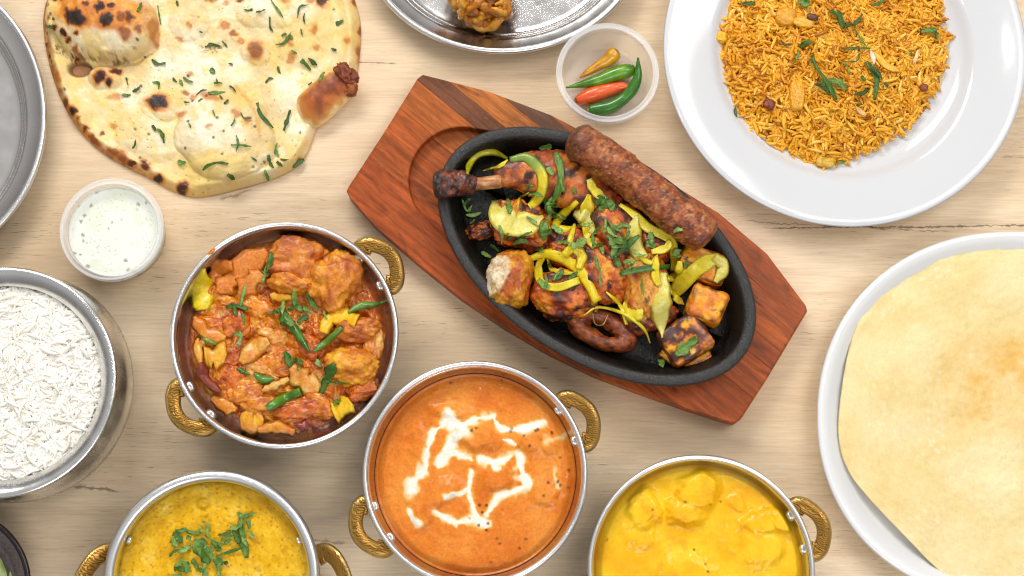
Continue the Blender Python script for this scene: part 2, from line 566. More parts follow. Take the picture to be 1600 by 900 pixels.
def table_mat():
    m, nt, b = newmat('light_oak_laminate')
    geo = nd(nt, 'ShaderNodeNewGeometry').outputs['Position']
    def mapped(sx, sy, rz=0):
        mp = nd(nt, 'ShaderNodeMapping'); mp.inputs['Scale'].default_value = (sx, sy, 1); mp.inputs['Rotation'].default_value = (0, 0, rz)
        link(nt, geo, mp.inputs['Vector']); return mp.outputs['Vector']
    broad = noise(nt, mapped(.5, 1.6), 4.5, 4, .55, .4)
    band = noise(nt, mapped(.09, 1), 60, 5, .6, .5)
    fine = noise(nt, mapped(.05, 1), 620, 5, .7, .3)
    pores = noise(nt, mapped(.07, 1), 900, 2, .5)
    col = mixc(nt, crange(nt, broad, .32, .68), s2l((239, 217, 185)), s2l((223, 195, 158)))
    col = mixc(nt, crange(nt, band, .38, .7, 0, .5), col, s2l((210, 180, 145)))
    col = mixc(nt, 1., col, crange(nt, fine, .3, .7, 1.07, .89), 'MULTIPLY')
    reg = crange(nt, noise(nt, mapped(.4, 1.3), 11, 3), .45, .62)
    pm = math_(nt, 'MULTIPLY', crange(nt, pores, .62, .70), reg)
    col = mixc(nt, math_(nt, 'MULTIPLY', pm, .75), col, s2l((140, 108, 78)))
    # printed cracks: (x0, x1, y, half width, amplitude, darkness) in metres
    sep = nd(nt, 'ShaderNodeSeparateXYZ'); link(nt, geo, sep.inputs[0])
    wob = math_(nt, 'SUBTRACT', noise(nt, mapped(1, .2), 45, 4, .6), .5)
    wob2 = math_(nt, 'SUBTRACT', noise(nt, mapped(1, .2), 160, 3, .6), .5)
    ln = noise(nt, mapped(1, 1), 150, 3, .7)
    for (a, c_, w, amp, dk) in CRACKS:
        x0, y0 = P(*a)[:2]; x1, y1 = P(*c_)[:2]
        t = math_(nt, 'DIVIDE', math_(nt, 'SUBTRACT', sep.outputs[0], float(x0)), float(x1 - x0))
        yc = math_(nt, 'ADD', float(y0), math_(nt, 'MULTIPLY', t, float(y1 - y0)))
        yc = math_(nt, 'ADD', yc, math_(nt, 'ADD', math_(nt, 'MULTIPLY', wob, amp), math_(nt, 'MULTIPLY', wob2, amp * .5)))
        d = math_(nt, 'ABSOLUTE', math_(nt, 'SUBTRACT', sep.outputs[1], yc))
        wv = math_(nt, 'MULTIPLY', crange(nt, ln, .35, .7, .3, 1.6), w)
        k = math_(nt, 'SUBTRACT', 1., math_(nt, 'MINIMUM', math_(nt, 'DIVIDE', d, wv), 1.))
        ends = math_(nt, 'MULTIPLY', crange(nt, t, 0, .12), crange(nt, t, .88, 1., 1., 0.))
        col = mixc(nt, math_(nt, 'MULTIPLY', math_(nt, 'MULTIPLY', k, ends), dk), col, s2l((86, 58, 42)))
    link(nt, col, b.inputs['Base Color'])
    setp(b, spec=.3)
    link(nt, crange(nt, fine, .3, .7, .42, .55), b.inputs['Roughness'])
    bp = nd(nt, 'ShaderNodeBump'); bp.inputs['Strength'].default_value = .25; bp.inputs['Distance'].default_value = .0004
    link(nt, fine, bp.inputs['Height']); link(nt, bp.outputs['Normal'], b.inputs['Normal'])
    return m
CRACKS = [((535, 97), (622, 99), .0007, .0006, .8), ((1175, 356), (1700, 352), .0011, .006, .9), ((1150, 345), (1500, 362), .0009, .008, .7),
          ((75, 754), (190, 768), .0016, .004, .8), ((455, 842), (545, 848), .0018, .006, .55), ((-100, 772), (90, 756), .0008, .004, .6),
          ((340, 313), (395, 296), .0022, .006, .5), ((940, 385), (1010, 384), .0006, .003, .3), ((200, 262), (290, 270), .0005, .002, .0),
          ((1560, 245), (1660, 248), .0008, .003, .5), ((480, 705), (560, 712), .0007, .003, .35), ((960, 655), (1060, 662), .0006, .003, .25)]
M['table'] = table_mat()

# ------------------------------------------------------------------ table
def box(x0, x1, y0, y1, z0, z1):
    v = np.array([[x, y, z] for z in (z0, z1) for y in (y0, y1) for x in (x0, x1)], float)
    f = np.array([[0, 2, 3, 1], [4, 5, 7, 6], [0, 1, 5, 4], [2, 6, 7, 3], [0, 4, 6, 2], [1, 3, 7, 5]])
    return v, f
v, f = box(-1.1, 1.1, -.75, .75, -.03, 0)
tag(mk('table_top', v, f, M['table'], smooth=False), 'pale oak wood-grain table top under all the dishes', kind='structure')

# ------------------------------------------------------------------ karahi bowls
KZ = .055
KR = 176 * mpp(742, 738, KZ)
def make_handle(ang, parent, R, zc, half, depth, band, th, tilt=.12, name='handle'):
    """D ring of flat engraved band standing out from the rim"""
    n = 40
    t = np.linspace(0, 1, n)
    # local outline: x radial, y tangential
    key = np.array([[-.10, -.80], [.16, -.95], [.52, -.80], [.84, -.38], [.93, 0.0], [.84, .38], [.52, .80], [.16, .95], [-.10, .80]])
    c = catmull(key, n) * np.array([depth - band / 2, half - band / 2])
    T = np.gradient(c, axis=0); T /= np.linalg.norm(T, axis=1)[:, None]
    Nn = np.stack([T[:, 1], -T[:, 0]], -1)      # outward
    sgn = np.sign((Nn * (c - np.array([depth * .2, 0]))).sum(1)); Nn *= np.where(sgn == 0, 1, sgn)[:, None]
    prof = np.array([[-.5, -.35], [-.5, .32], [-.42, .5], [0, .5], [.22, .5], [.40, .28], [.5, -.05], [.42, -.4], [.1, -.5], [-.4, -.5]])
    mask = np.array([0, .3, 1, 1, 1, 0, 0, 0, 0, 0])
    wv = 1 + .18 * np.cos(t * 2 * np.pi) + .06 * np.cos(t * 4 * np.pi)
    rings = []
    for i in range(n):
        xy = c[i] + Nn[i] * (prof[:, :1] * band * wv[i])
        z = prof[:, 1] * th + tilt * (xy[:, 0])
        rings.append(np.column_stack([xy, z]))
    v = np.concatenate(rings); m = len(prof)
    f = [grid_faces(n, m)]
    f.append(np.arange(m)[None, ::-1]); f.append((np.arange(m) + (n - 1) * m)[None])
    v[:, 0] += R
    ca, sa = math.cos(ang), math.sin(ang)
    w = np.column_stack([v[:, 0] * ca - v[:, 1] * sa, v[:, 0] * sa + v[:, 1] * ca, v[:, 2] + zc]) + wloc(parent)
    cols = np.repeat(np.tile(mask, n)[:, None], 3, 1)
    return mk(name, w, f, M['brass'], cols, parent)

def make_rivet(ang, r, z, parent, tiltin=.5, s=.0030):
    d, f = ICO[3]
    v = d * np.array([s * .55, s, s * .95])
    ca, sa = math.cos(ang), math.sin(ang)
    x = v[:, 0] * math.cos(.35) - v[:, 2] * math.sin(.35); zz = v[:, 0] * math.sin(.35) + v[:, 2] * math.cos(.35)
    x = x + r
    w = np.column_stack([x * ca - v[:, 1] * sa, x * sa + v[:, 1] * ca, zz + z]) + wloc(parent)
    return mk('rivet', w, f, M['rim_steel'], parent=parent)

def make_karahi():
    root = empty('karahi', (0, 0, 0), 'x', 'serving bowl', 'steel karahi bowls with brass handles')
    R = KR
    prof = [(0, .002), (.045, .002), (.052, .004), (.066, .016), (.0755, .032), (R - .0024, KZ - .004), (R - .0022, KZ - .0012),
            (R - .0034, KZ - .0012), (.0775, KZ - .010), (.0735, .033), (.064, .0185), (.051, .0065), (.03, .0045), (0, .0045)]
    v, f = lathe(prof, 160)
    mk('bowl', v, f, M['steel'], parent=root, origin=np.zeros(3))
    tor = []
    for k in range(14):
        a = 2 * math.pi * k / 14
        tor.append((R - .0018 + .0019 * math.cos(a), KZ - .0012 + .0016 * math.sin(a)))
    tor.append(tor[0])
    v, f = lathe(tor, 200)
    mk('rim', v, f[:, ::-1], M['rim_steel'], parent=root, origin=np.array([0, 0, KZ - .003]))
    for a in (0, math.pi):
        make_handle(a, root, R - .001, .0445, .0252, .0222, .0120, .0062)
        for s in (-1, 1):
            make_rivet(a + s * R_(9.5), .0770, .0450, root, s=.0044)
    return root
KARAHI = make_karahi()
kspots = [((444, 522.5), 38, 'steel karahi with brass handles holding the chunky chicken and green chilli curry'),
          ((742, 739), 27.5, 'steel karahi with brass handles holding the orange curry with white cream swirl'),
          ((1096, 889), 20, 'steel karahi with brass handles holding the smooth plain yellow curry')]
kc = []
for i, (c, a, lab) in enumerate(kspots):
    o = KARAHI if i == 0 else copy_tree(KARAHI)
    p = P(c[0], c[1], KZ)
    o.location = (p[0], p[1], 0)
    if i == 0: o.scale = (1.03, 1.03, 1.03)        # this bowl is a touch larger
    else: o.scale = (1, 1, 1)
    o.rotation_euler = (0, 0, R_(a))
    o['label'] = lab
    kc.append(p)

def circ_outline(cw, r, z, n=300):
    """pixel outline of a world circle"""
    a = np.linspace(0, 2 * np.pi, n, endpoint=False)
    px, py = proj(np.stack([cw[0] + r * np.cos(a), cw[1] + r * np.sin(a), np.full(n, z)], -1))
    return np.stack([px, py], -1)[::-1]

def zoomed(ox, oy, s, strokes):
    return [[(ox + x / s, oy + y / s) for x, y in st_] for st_ in strokes]

# ---- butter chicken
zc = .0365
CREAM = [([(701, 651), (717, 665), (748, 655), (771, 649)], 6), ([(771, 651), (783, 670), (810, 672), (849, 661)], 5), ([(701, 645), (706, 662)], 9),
         ([(697, 659), (674, 678), (667, 705), (664, 733), (648, 752), (643, 764)], 5), ([(662, 735), (648, 754), (643, 768)], 9),
         ([(724, 672), (706, 688), (699, 705), (689, 727)], 9), ([(714, 680), (702, 700)], 9), ([(701, 705), (735, 717)], 5), ([(752, 717), (771, 725), (796, 714)], 6),
         ([(768, 722), (776, 732)], 6), ([(810, 712), (816, 738), (829, 758)], 7), ([(822, 742), (829, 760), (812, 766), (783, 776), (759, 806)], 4.5), ([(815, 745), (828, 762)], 9),
         ([(737, 738), (734, 758), (734, 775), (742, 799), (750, 815)], 3.6), ([(697, 775), (716, 770), (734, 762)], 4), ([(685, 800), (705, 815), (740, 811), (760, 820)], 5.5),
         ([(690, 805), (712, 817)], 7), ([(639, 797), (642, 812), (655, 818)], 4), ([(786, 688), (804, 697)], 2.5), ([(853, 690), (880, 682), (888, 668)], 6), ([(866, 735), (872, 760)], 6)]
def cream_mask(px, py):
    wx = px + 5.5 * n2(px, py, 22, 4, 5); wy = py + 5.5 * n2(px, py, 22, 4, 9)
    wvar = np.clip(1 + 1.1 * n2(px, py, 16, 3, 19), .35, 1.8)
    m = np.zeros_like(px); halo = np.zeros_like(px)
    for k, (pts, w) in enumerate(CREAM):
        d, t = segdist(wx, wy, pts); w = w * .98 * wvar
        pale = .45 if k >= 19 else 1.0
        m = np.maximum(m, pale * sstep(w * 1.7, w * .05, d)); halo = np.maximum(halo, pale * sstep(w * 1.9 + 4, w * .7, d))
    return m, halo
LUMPS2 = [(700, 640, 40, 16, 10, .004), (655, 690, 16, 40, 0, .003), (745, 685, 45, 22, 15, .006), (840, 690, 42, 24, 10, .005), (780, 745, 36, 26, -20, .005), (690, 770, 42, 24, -30, .005),
          (850, 770, 34, 22, 30, .004), (660, 805, 22, 26, 0, .004), (740, 860, 50, 30, 0, .002)]
def h_butter(px, py, rr):
    h = .0009 * n2(px, py, 40, 4, 2) + .0005 * n2(px, py, 9, 3, 4)
    acc = np.ones_like(px)
    for (x, y, rx, ry, ro, hh) in LUMPS2:
        e = edist(px + 5 * n2(px, py, 20, 3, 7), py + 5 * n2(px, py, 20, 3, 8), x, y, rx, ry, ro)
        acc = acc + np.exp(900 * 1.25 * hh * sstep(1.3, .4, e))
    h = h + np.log(acc) / 900
    m, halo = cream_mask(px, py)
    h = h + .0001 * m
    return h * sstep(1.0, .9, rr) + .0012 * sstep(.97, 1., rr) - .0005
def c_butter(px, py, rr):
    a = n2(px, py, 45, 5, 3)
    c = ramp(a, [(-.5, (216, 112, 24)), (0, (230, 130, 38)), (.5, (237, 148, 56))])
    g = n2(px, py, 4, 3, 12)
    c = mix(c, s2l((190, 92, 26)), .25 * sstep(.1, .5, g))
    m, halo = cream_mask(px, py)
    c = mix(c, s2l((238, 158, 52)), .75 * halo * (1 - m))
    c = mix(c, s2l((244, 206, 140)), sstep(.05, .5, m)); c = mix(c, s2l((246, 240, 226)), sstep(.35, .95, m))
    sp = sstep(.16, .08, worley(px, py, 21, 3)) * sstep(.1, .35, n2(px, py, 60, 2, 31))
    c = mix(c, s2l((96, 44, 14)), .85 * sp)
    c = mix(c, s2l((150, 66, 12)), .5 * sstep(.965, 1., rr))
    return c
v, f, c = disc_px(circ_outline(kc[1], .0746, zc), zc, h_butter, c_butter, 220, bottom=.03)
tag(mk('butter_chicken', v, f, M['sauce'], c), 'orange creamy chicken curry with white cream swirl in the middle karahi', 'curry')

# ---- korma
LUMPS4 = [(1090, 766, 36, 34, 0, .0065), (1066, 800, 38, 28, 20, .0062), (1003, 802, 28, 40, 10, .006), (1148, 786, 18, 22, 0, .003),
          (1000, 835, 36, 22, 20, .003), (1190, 815, 46, 22, -20, .005), (1190, 855, 40, 34, -30, .004), (1070, 890, 60, 30, 0, .003), (1222, 810, 20, 16, 0, .006)]
def h_korma(px, py, rr):
    h = .0007 * n2(px, py, 50, 3, 21)
    wx, wy = px + 15 * n2(px, py, 34, 4, 17), py + 15 * n2(px, py, 34, 4, 18)
    acc = np.ones_like(px)
    for (x, y, rx, ry, ro, hh) in LUMPS4:
        e = edist(wx, wy, x, y, rx, ry, ro)
        acc = acc + np.exp(900 * 1.5 * hh * sstep(1.22, .5, e))
    h = h + np.log(acc) / 900
    return h * sstep(1.0, .93, rr) + .0003 * n2(px, py, 8, 3, 5)
def c_korma(px, py, rr):
    a = n2(px, py, 40, 4, 23)
    c = ramp(a, [(-.5, (238, 172, 14)), (0, (247, 190, 22)), (.5, (250, 202, 36))])
    c = mix(c, s2l((226, 156, 26)), .5 * sstep(.12, .4, n2(px, py, 13, 4, 29)) * sstep(0, .3, n2(px, py, 70, 2, 40)))
    sp = sstep(.08, .04, worley(px, py, 34, 8)) * sstep(.1, .4, n2(px, py, 50, 2, 44))
    c = mix(c, s2l((120, 70, 20)), .8 * sp)
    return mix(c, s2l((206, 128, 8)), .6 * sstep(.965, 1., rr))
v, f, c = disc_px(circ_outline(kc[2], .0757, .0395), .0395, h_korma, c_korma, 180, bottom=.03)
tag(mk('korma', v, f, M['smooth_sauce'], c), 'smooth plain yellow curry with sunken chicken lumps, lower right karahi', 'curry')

# ---- chunky masala
def h_mas(px, py, rr):
    wx, wy = px + 9 * n2(px, py, 22, 3, 54), py + 9 * n2(px, py, 22, 3, 55)
    h = .005 * n2(px, py, 40, 5, 51, .6) + .003 * np.abs(n2(px, py, 14, 4, 53)) + .0055 * np.clip(.62 - worley(wx, wy, 34, 4), 0, 1) + .0022 * (.5 - worley(wx, wy, 12, 14)) + .002
    return h * sstep(1.0, .86, rr) - .003 * sstep(.8, 1., rr)
def c_mas(px, py, rr):
    a = n2(px, py, 30, 5, 57, .6)
    c = ramp(a, [(-.55, (150, 66, 6)), (-.15, (200, 100, 14)), (.15, (218, 124, 24)), (.55, (228, 154, 40))])
    c = mix(c, s2l((232, 190, 110)), .6 * sstep(.22, .5, n2(px, py, 20, 4, 61)) * sstep(.95, .7, rr))
    c = mix(c, s2l((150, 56, 8)), .6 * sstep(.12, .42, n2(px, py, 11, 4, 67)))
    c = mix(c, s2l((236, 164, 40)), .6 * sstep(.15, .4, n2(px, py, 26, 3, 69)))
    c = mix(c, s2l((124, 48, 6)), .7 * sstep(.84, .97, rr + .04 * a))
    return c
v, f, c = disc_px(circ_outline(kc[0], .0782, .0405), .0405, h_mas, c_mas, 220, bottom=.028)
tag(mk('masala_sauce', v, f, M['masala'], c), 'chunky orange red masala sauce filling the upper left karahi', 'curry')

def c_curry_meat(base, hi, lo):
    def fn(d, nz, nf, seed):
        a = fbm(d * 2.2, 5, seed + 9)
        c = ramp(a, [(-.5, lo), (0, base), (.45, hi)])
        return mix(c, s2l(lo), .5 * sstep(.1, .5, nf))
    return fn
def ZK(x, y): return (230 + x / 2.369, 330 + y / 2.369)
CH = c_curry_meat((216, 128, 22), (236, 158, 40), (176, 82, 14))
CHY = c_curry_meat((232, 152, 22), (246, 186, 46), (196, 104, 18))
CHR = c_curry_meat((204, 112, 26), (224, 140, 46), (158, 66, 16))
kmeat = [((694, 262), (39, 47), 10, CH, 1, 'large round sauce coated chicken piece at the upper right of the chunky curry', .015),
         ((545, 185), (46, 34), 5, CHR, 2, 'wide rough chicken piece at the top of the chunky curry', .015),
         ((535, 262), (34, 18), 5, CH, 3, 'small chicken piece tucked below the wide rough one in the chunky curry', .014),
         ((762, 575), (40, 28), 8, CHY, 4, 'bright yellow cut chicken piece at the right of the chunky curry', .014),
         ((778, 440), (33, 17), -4, CHR, 5, 'flat chicken piece by the right wall of the karahi under the yellow pepper', .013),
         ((330, 235), (0, 0), 0, CH, 6, '', 0)]
for (c0, r, rot, cf, sd, lab, rz) in kmeat:
    if not lab: continue
    rz *= .95
    tag(blob('chicken_piece', ZK(*c0), (r[0] * 1.07, r[1] * 1.07), rot, .0435, rz, M['meat'], cf, seed=20 + sd, amp=.3, fine=.1, n=2.6, freq=1.5), lab, 'chicken', 'chicken pieces in the chunky curry')
bpy.context.view_layer.update()

def c_strip(lo, hi, edge=None, red=0):
    def fn(t, s, v, seed):
        a = fbm(v * 300, 3, seed)
        c = ramp(a, [(-.5, lo), (.5, hi)])
        if edge: c = mix(c, s2l(edge), .7 * sstep(.5, 1., np.abs(s)))
        if red: c = mix(c, s2l((214, 116, 22)), min(1, red * 2.4) * sstep(-.2, .2, fbm(v * 130, 4, seed + 5)))
        return c
    return fn
CHUNKS = [((250, 425), (26, 17), 20, 'orange'), ((330, 425), (24, 20), -20, 'red brown'), ((300, 610), (26, 18), 30, 'red brown'), ((365, 665), (26, 18), -10, 'orange'), ((465, 480), (26, 18), 20, 'pale orange'), ((490, 560), (24, 20), 0, 'orange'), ((600, 500), (20, 16), 30, 'red brown'),
          ((560, 735), (36, 16), -14, 'red brown'), ((640, 720), (24, 18), 10, 'orange'), ((420, 715), (28, 16), 5, 'orange'), ((840, 480), (14, 24), 0, 'pale orange'), ((800, 660), (24, 15), -20, 'red brown'), ((250, 500), (22, 16), 40, 'pale orange'), ((400, 350), (28, 16), 30, 'orange'), ((650, 440), (20, 16), 0, 'red brown'), ((420, 590), (26, 18), 10, 'pale orange'), ((300, 340), (22, 14), 10, 'orange'), ((330, 530), (24, 16), -20, 'red brown')]
CHC = {'orange': c_curry_meat((214, 122, 22), (232, 152, 40), (178, 82, 14)), 'red brown': c_curry_meat((204, 98, 20), (220, 124, 34), (156, 64, 12)), 'pale orange': c_curry_meat((224, 150, 60), (238, 186, 104), (204, 112, 28))}
CM = [((700, 260), 'the round curry chicken piece'), ((545, 180), 'the wide curry chicken piece'), ((205, 290), 'the upright yellow pepper strip'), ((330, 235), 'the broad orange onion petal'), ((765, 575), 'the yellow cut curry chicken'), ((505, 700), 'the stout curry chilli'), ((720, 750), 'the yellow pepper cube in the curry'), ((390, 770), 'the amber pepper lump in the curry'), ((255, 535), 'the square amber pepper piece')]
CHUNKSEEN = set()
for k, (c0, r, rot, shade) in enumerate(CHUNKS):
    ds = sorted(CM, key=lambda q: math.hypot(c0[0] - q[0][0], c0[1] - q[0][1]))
    for near in ds:
        dx, dy = c0[0] - near[0][0], c0[1] - near[0][1]
        w_ = ('right of' if dx > 0 else 'left of') if abs(dx) > abs(dy) else ('below' if dy > 0 else 'above')
        lab = f'{shade} sauce coated lump {w_} {near[1]}'
        if lab not in CHUNKSEEN: break
    CHUNKSEEN.add(lab)
    tag(blob('curry_lump', ZK(*c0), (r[0] * 1.15, r[1] * 1.15), rot, .0410, .0078, M['masala'], CHC[shade], seed=300 + k, amp=.34, fine=.09, n=2.7, freq=1.5, sub=5), lab, 'curry lump', 'sauce coated lumps in the chunky curry')
bpy.context.view_layer.update()
kveg = [([(262, 300), (330, 235), (445, 150)], 62, c_strip((206, 112, 20), (224, 136, 30), red=.3), 'onion_petal', 'broad orange onion petal at upper left of the chunky curry', (.5, .4), .3),
        ([(238, 262), (262, 215), (315, 200)], 50, c_strip((200, 100, 22), (218, 126, 30), red=.4), 'onion_petal', 'folded orange onion petal against the upper left wall of the karahi', (.6, .5), .3),
        ([(205, 365), (200, 290), (208, 212)], 58, c_strip((206, 176, 10), (230, 204, 20)), 'pepper_strip', 'upright bright yellow pepper strip at the left wall of the karahi', (.9, .25), .5),
        ([(175, 390), (215, 450), (290, 470)], 40, c_strip((220, 140, 30), (232, 170, 60), red=.35), 'onion_petal', 'pale orange onion petal below the upright yellow pepper strip', (.4, .3), .35),
        ([(215, 540), (255, 535), (290, 545)], 58, c_strip((228, 156, 34), (240, 180, 60)), 'pepper_strip', 'square amber pepper piece at the left of the chunky curry', (.8, .7), .3),
        ([(345, 560), (400, 505), (450, 480)], 50, c_strip((220, 140, 40), (234, 182, 84), red=.3), 'onion_petal', 'translucent pale onion petal in the middle of the chunky curry', (.4, .4), .35),
        ([(535, 575), (580, 630), (640, 655)], 62, c_strip((222, 150, 46), (236, 194, 100), red=.25), 'onion_petal', 'large glassy onion petal above the stout green chilli end', (.4, .4), .35),
        ([(425, 665), (470, 645), (525, 620)], 22, c_strip((220, 150, 50), (230, 184, 90), red=.2), 'onion_petal', 'narrow pale onion strip beside the stout green chilli', (.5, .5), .3),
        ([(652, 450), (672, 400), (720, 390), (775, 405)], 42, c_strip((232, 174, 14), (242, 198, 40)), 'pepper_strip', 'curled yellow pepper strip at the right of the chunky curry', (.5, .8), .5),
        ([(688, 748), (720, 735), (752, 705)], 50, c_strip((232, 176, 16), (240, 200, 40)), 'pepper_strip', 'small yellow pepper cube near the lower right wall of the karahi', (.8, .7), .4),
        ([(345, 760), (390, 775), (430, 765)], 62, c_strip((222, 146, 26), (236, 178, 44), red=.3), 'pepper_strip', 'rounded amber pepper lump at the bottom of the chunky curry', (.6, .4), .5),
        ([(240, 690), (290, 720), (330, 735)], 44, c_strip((214, 130, 24), (226, 158, 40), red=.4), 'pepper_strip', 'orange pepper strip near the lower left rivets of the karahi', (.5, .4), .4),
        ([(410, 810), (480, 800), (545, 820)], 36, c_strip((206, 124, 20), (222, 150, 36), red=.4), 'pepper_strip', 'amber pepper strip sunk at the bottom wall of the karahi', (.4, .5), .4),
        ([(345, 310), (380, 265), (420, 225)], 52, c_strip((214, 126, 26), (228, 150, 50), red=.3), 'onion_petal', 'orange onion petal under the coriander at the top of the chunky curry', (.4, .4), .3),
        ([(455, 310), (490, 318), (555, 318)], 20, c_strip((222, 150, 24), (236, 176, 40)), 'pepper_strip', 'thin yellow pepper strip under the middle chicken pieces', (.6, .6), .3),
        ([(200, 575), (185, 500), (190, 470)], 20, c_strip((226, 150, 40), (236, 176, 70)), 'pepper_strip', 'slim orange strip standing at the left wall of the karahi', (.4, .4), .3),
        ([(195, 560), (215, 620), (270, 670)], 26, c_strip((120, 44, 26), (150, 66, 44)), 'onion_petal', 'dark red onion skin along the lower left wall of the karahi', (.4, .4), .3),
        ([(545, 790), (580, 795), (600, 805)], 26, c_strip((120, 40, 36), (150, 66, 56)), 'onion_petal', 'dark red onion bit at the bottom of the chunky curry', (.4, .4), .3)]
for k, (pts, w, cf, nm, lab, tp, cup) in enumerate(kveg):
    q = [ZK(*p) for p in pts]
    cat = 'onion' if 'onion' in nm else 'pepper'
    tag(ribbon(nm, q, w * 1.5 / 2.369, M['meat'] if k in (0, 1, 13) else M['masala'] if k in (3, 4, 5, 6, 7, 10, 11, 12) else M['veg'], cf, n=26, thick=.0026, taper=tp, lift=.0036, cup=-cup * .35, seed=k, wob=.4), lab, cat, 'vegetable strips in the chunky curry')
bpy.context.view_layer.update()

def chilli(name, pts, wid, col, mat, lift=0, n=40, prof=None, lab='', group=None, z=None, stem=None, cut=None, parent=None):
    """pts in pixels; wid max full width in pixels"""
    m = mpp(pts[0][0], pts[0][1], .03)
    r0 = wid * m / 2
    if z is None:
        c = path3(pts, n, 0, 6); c[:, 2] += r0 * .6
    else:
        q = catmull(pts, n); zz = np.interp(np.linspace(0, 1, n), np.linspace(0, 1, len(z)), z)
        c = np.array([P(x, y, h) for (x, y), h in zip(q, zz)])
    t = np.linspace(0, 1, n)
    rad = r0 * np.interp(t, np.linspace(0, 1, len(prof)), prof) * (1 + .05 * vnoise(np.stack([t * 7, t * 0, t * 0 + wid], -1)))
    for _ in range(2):
        rad[1:-1] = (rad[:-2] + 2 * rad[1:-1] + rad[2:]) / 4
    def cf(tt, v):
        a = fbm(v * 160, 3, 3)
        cc = ramp(a, [(-.6, col[0]), (.6, col[1])])
        if cut is not None:
            cc = mix(cc, s2l(cut), sstep(.03, 0, tt) if True else 0)
        return cc
    return tube(name, c, rad, mat, cf, 18, parent)
tag(blob('sauce_smear', (331, 393), (8, 3), -42, .0566, .0012, M['sauce'], c_curry_meat((214, 122, 26), (230, 150, 50), (190, 90, 16)), seed=5, amp=.3, sub=4), 'orange sauce smear on the upper left rim of the chunky curry karahi', 'sauce')
GR = ((36, 84, 18), (72, 130, 34)); GR2 = ((52, 96, 24), (104, 150, 50))
kch = [([(498, 398), (540, 430), (575, 480), (602, 522)], 34, GR, [.5, .9, 1, .9, .55, .2], 'dark green chilli half under the coriander in the middle of the chunky curry'),
       ([(618, 520), (660, 488), (722, 432)], 27, GR2, [.3, .9, 1, .9, .7], 'green chilli piece pointing under the curled yellow pepper'),
       ([(745, 377), (790, 352), (850, 345), (888, 332)], 30, GR2, [.3, .9, 1, .7, .35, .15], 'tapering green chilli reaching to the right rim of the karahi'),
       ([(445, 732), (500, 700), (570, 668)], 38, ((60, 104, 16), (96, 146, 36)), [.75, 1, 1, 1, .9, .8], 'stout cut green chilli lying at the bottom of the chunky curry'),
       ([(398, 602), (430, 625), (472, 620)], 28, ((48, 104, 24), (76, 140, 40)), [.4, .9, 1, .9, .3], 'short curved green chilli slice left of the stout chilli'),
       ([(332, 580), (358, 595), (380, 605)], 16, GR, [.4, 1, .8, .4], 'tiny dark green chilli slice at centre left of the chunky curry'),
       ([(205, 470), (225, 480), (258, 492)], 18, ((90, 120, 16), (120, 146, 30)), [.4, 1, 1, .6], 'small olive green chilli bit beside the left wall of the karahi')]
for (pts, w, cl, pr, lab) in kch:
    tag(chilli('green_chilli', [ZK(*p) for p in pts], w / 2.369, cl, M['chilli'], prof=pr), lab, 'chilli', 'green chilli pieces in the chunky curry')

# ------------------------------------------------------------------ dal pan
DZ = .06
dc = P(329, 905, DZ); DR = 170 * mpp(329, 905, DZ)
root = empty('dal_pan', (dc[0], dc[1], 0), 'steel pan with thick rim and gold leaf handles holding the yellow dal', 'serving bowl')
prof = [(0, .001), (.062, .001), (.068, .006), (.0745, .03), (DR - .0068, DZ - .006), (DR - .0066, DZ - .004), (DR - .0078, DZ - .004), (DR - .0085, DZ - .008), (.0705, .03), (.066, .01), (.06, .004), (0, .004)]
v, f = lathe(prof, 160)
mk('bowl', v + np.array([dc[0], dc[1], 0]), f, M['steel'], parent=root)
tor = [(DR - .0042 + .0042 * math.cos(2 * math.pi * k / 16), DZ - .004 + .0038 * math.sin(2 * math.pi * k / 16)) for k in range(17)]
v, f = lathe(tor, 200)
mk('rim', v + np.array([dc[0], dc[1], 0]), f[:, ::-1], M['rim_steel'], parent=root)
for a in (R_(184), R_(-4)):
    make_handle(a, root, DR - .004, .038, .032, .03, .0125, .006, tilt=.5)
for a in (R_(156), R_(24), R_(205), R_(-26)):
    make_rivet(a, DR - .0105, .050, root, s=.0034)
def h_dal(px, py, rr):
    h = .0012 * n2(px, py, 40, 4, 71) + .0004 * (.5 - worley(px + 4 * n2(px, py, 8, 2, 1), py, 11, 6)) + .0007 * n2(px, py, 6, 4, 73)
    h = h + .0016 * sstep(1.1, .5, edist(px, py, 318, 787, 12, 10))
    return h * sstep(1, .95, rr)
def c_dal(px, py, rr):
    a = n2(px, py, 28, 5, 75, .6)
    c = ramp(a, [(-.5, (216, 160, 4)), (-.1, (232, 180, 14)), (.2, (237, 190, 40)), (.5, (240, 198, 76))])
    c = mix(c, s2l((176, 128, 8)), .45 * sstep(.2, .5, n2(px, py, 6, 3, 77)))
    c = mix(c, s2l((168, 96, 20)), .6 * sstep(.13, .07, worley(px, py, 17, 9)))
    c = mix(c, s2l((206, 158, 6)), .8 * sstep(1.1, .6, edist(px, py, 318, 787, 13, 11)))
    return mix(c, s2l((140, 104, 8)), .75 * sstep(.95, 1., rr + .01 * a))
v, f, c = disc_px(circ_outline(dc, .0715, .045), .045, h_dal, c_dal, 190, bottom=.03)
tag(mk('yellow_dal', v, f, M['sauce'], c), 'grainy yellow lentil dal with chopped coriander in the lower left pan', 'dal')

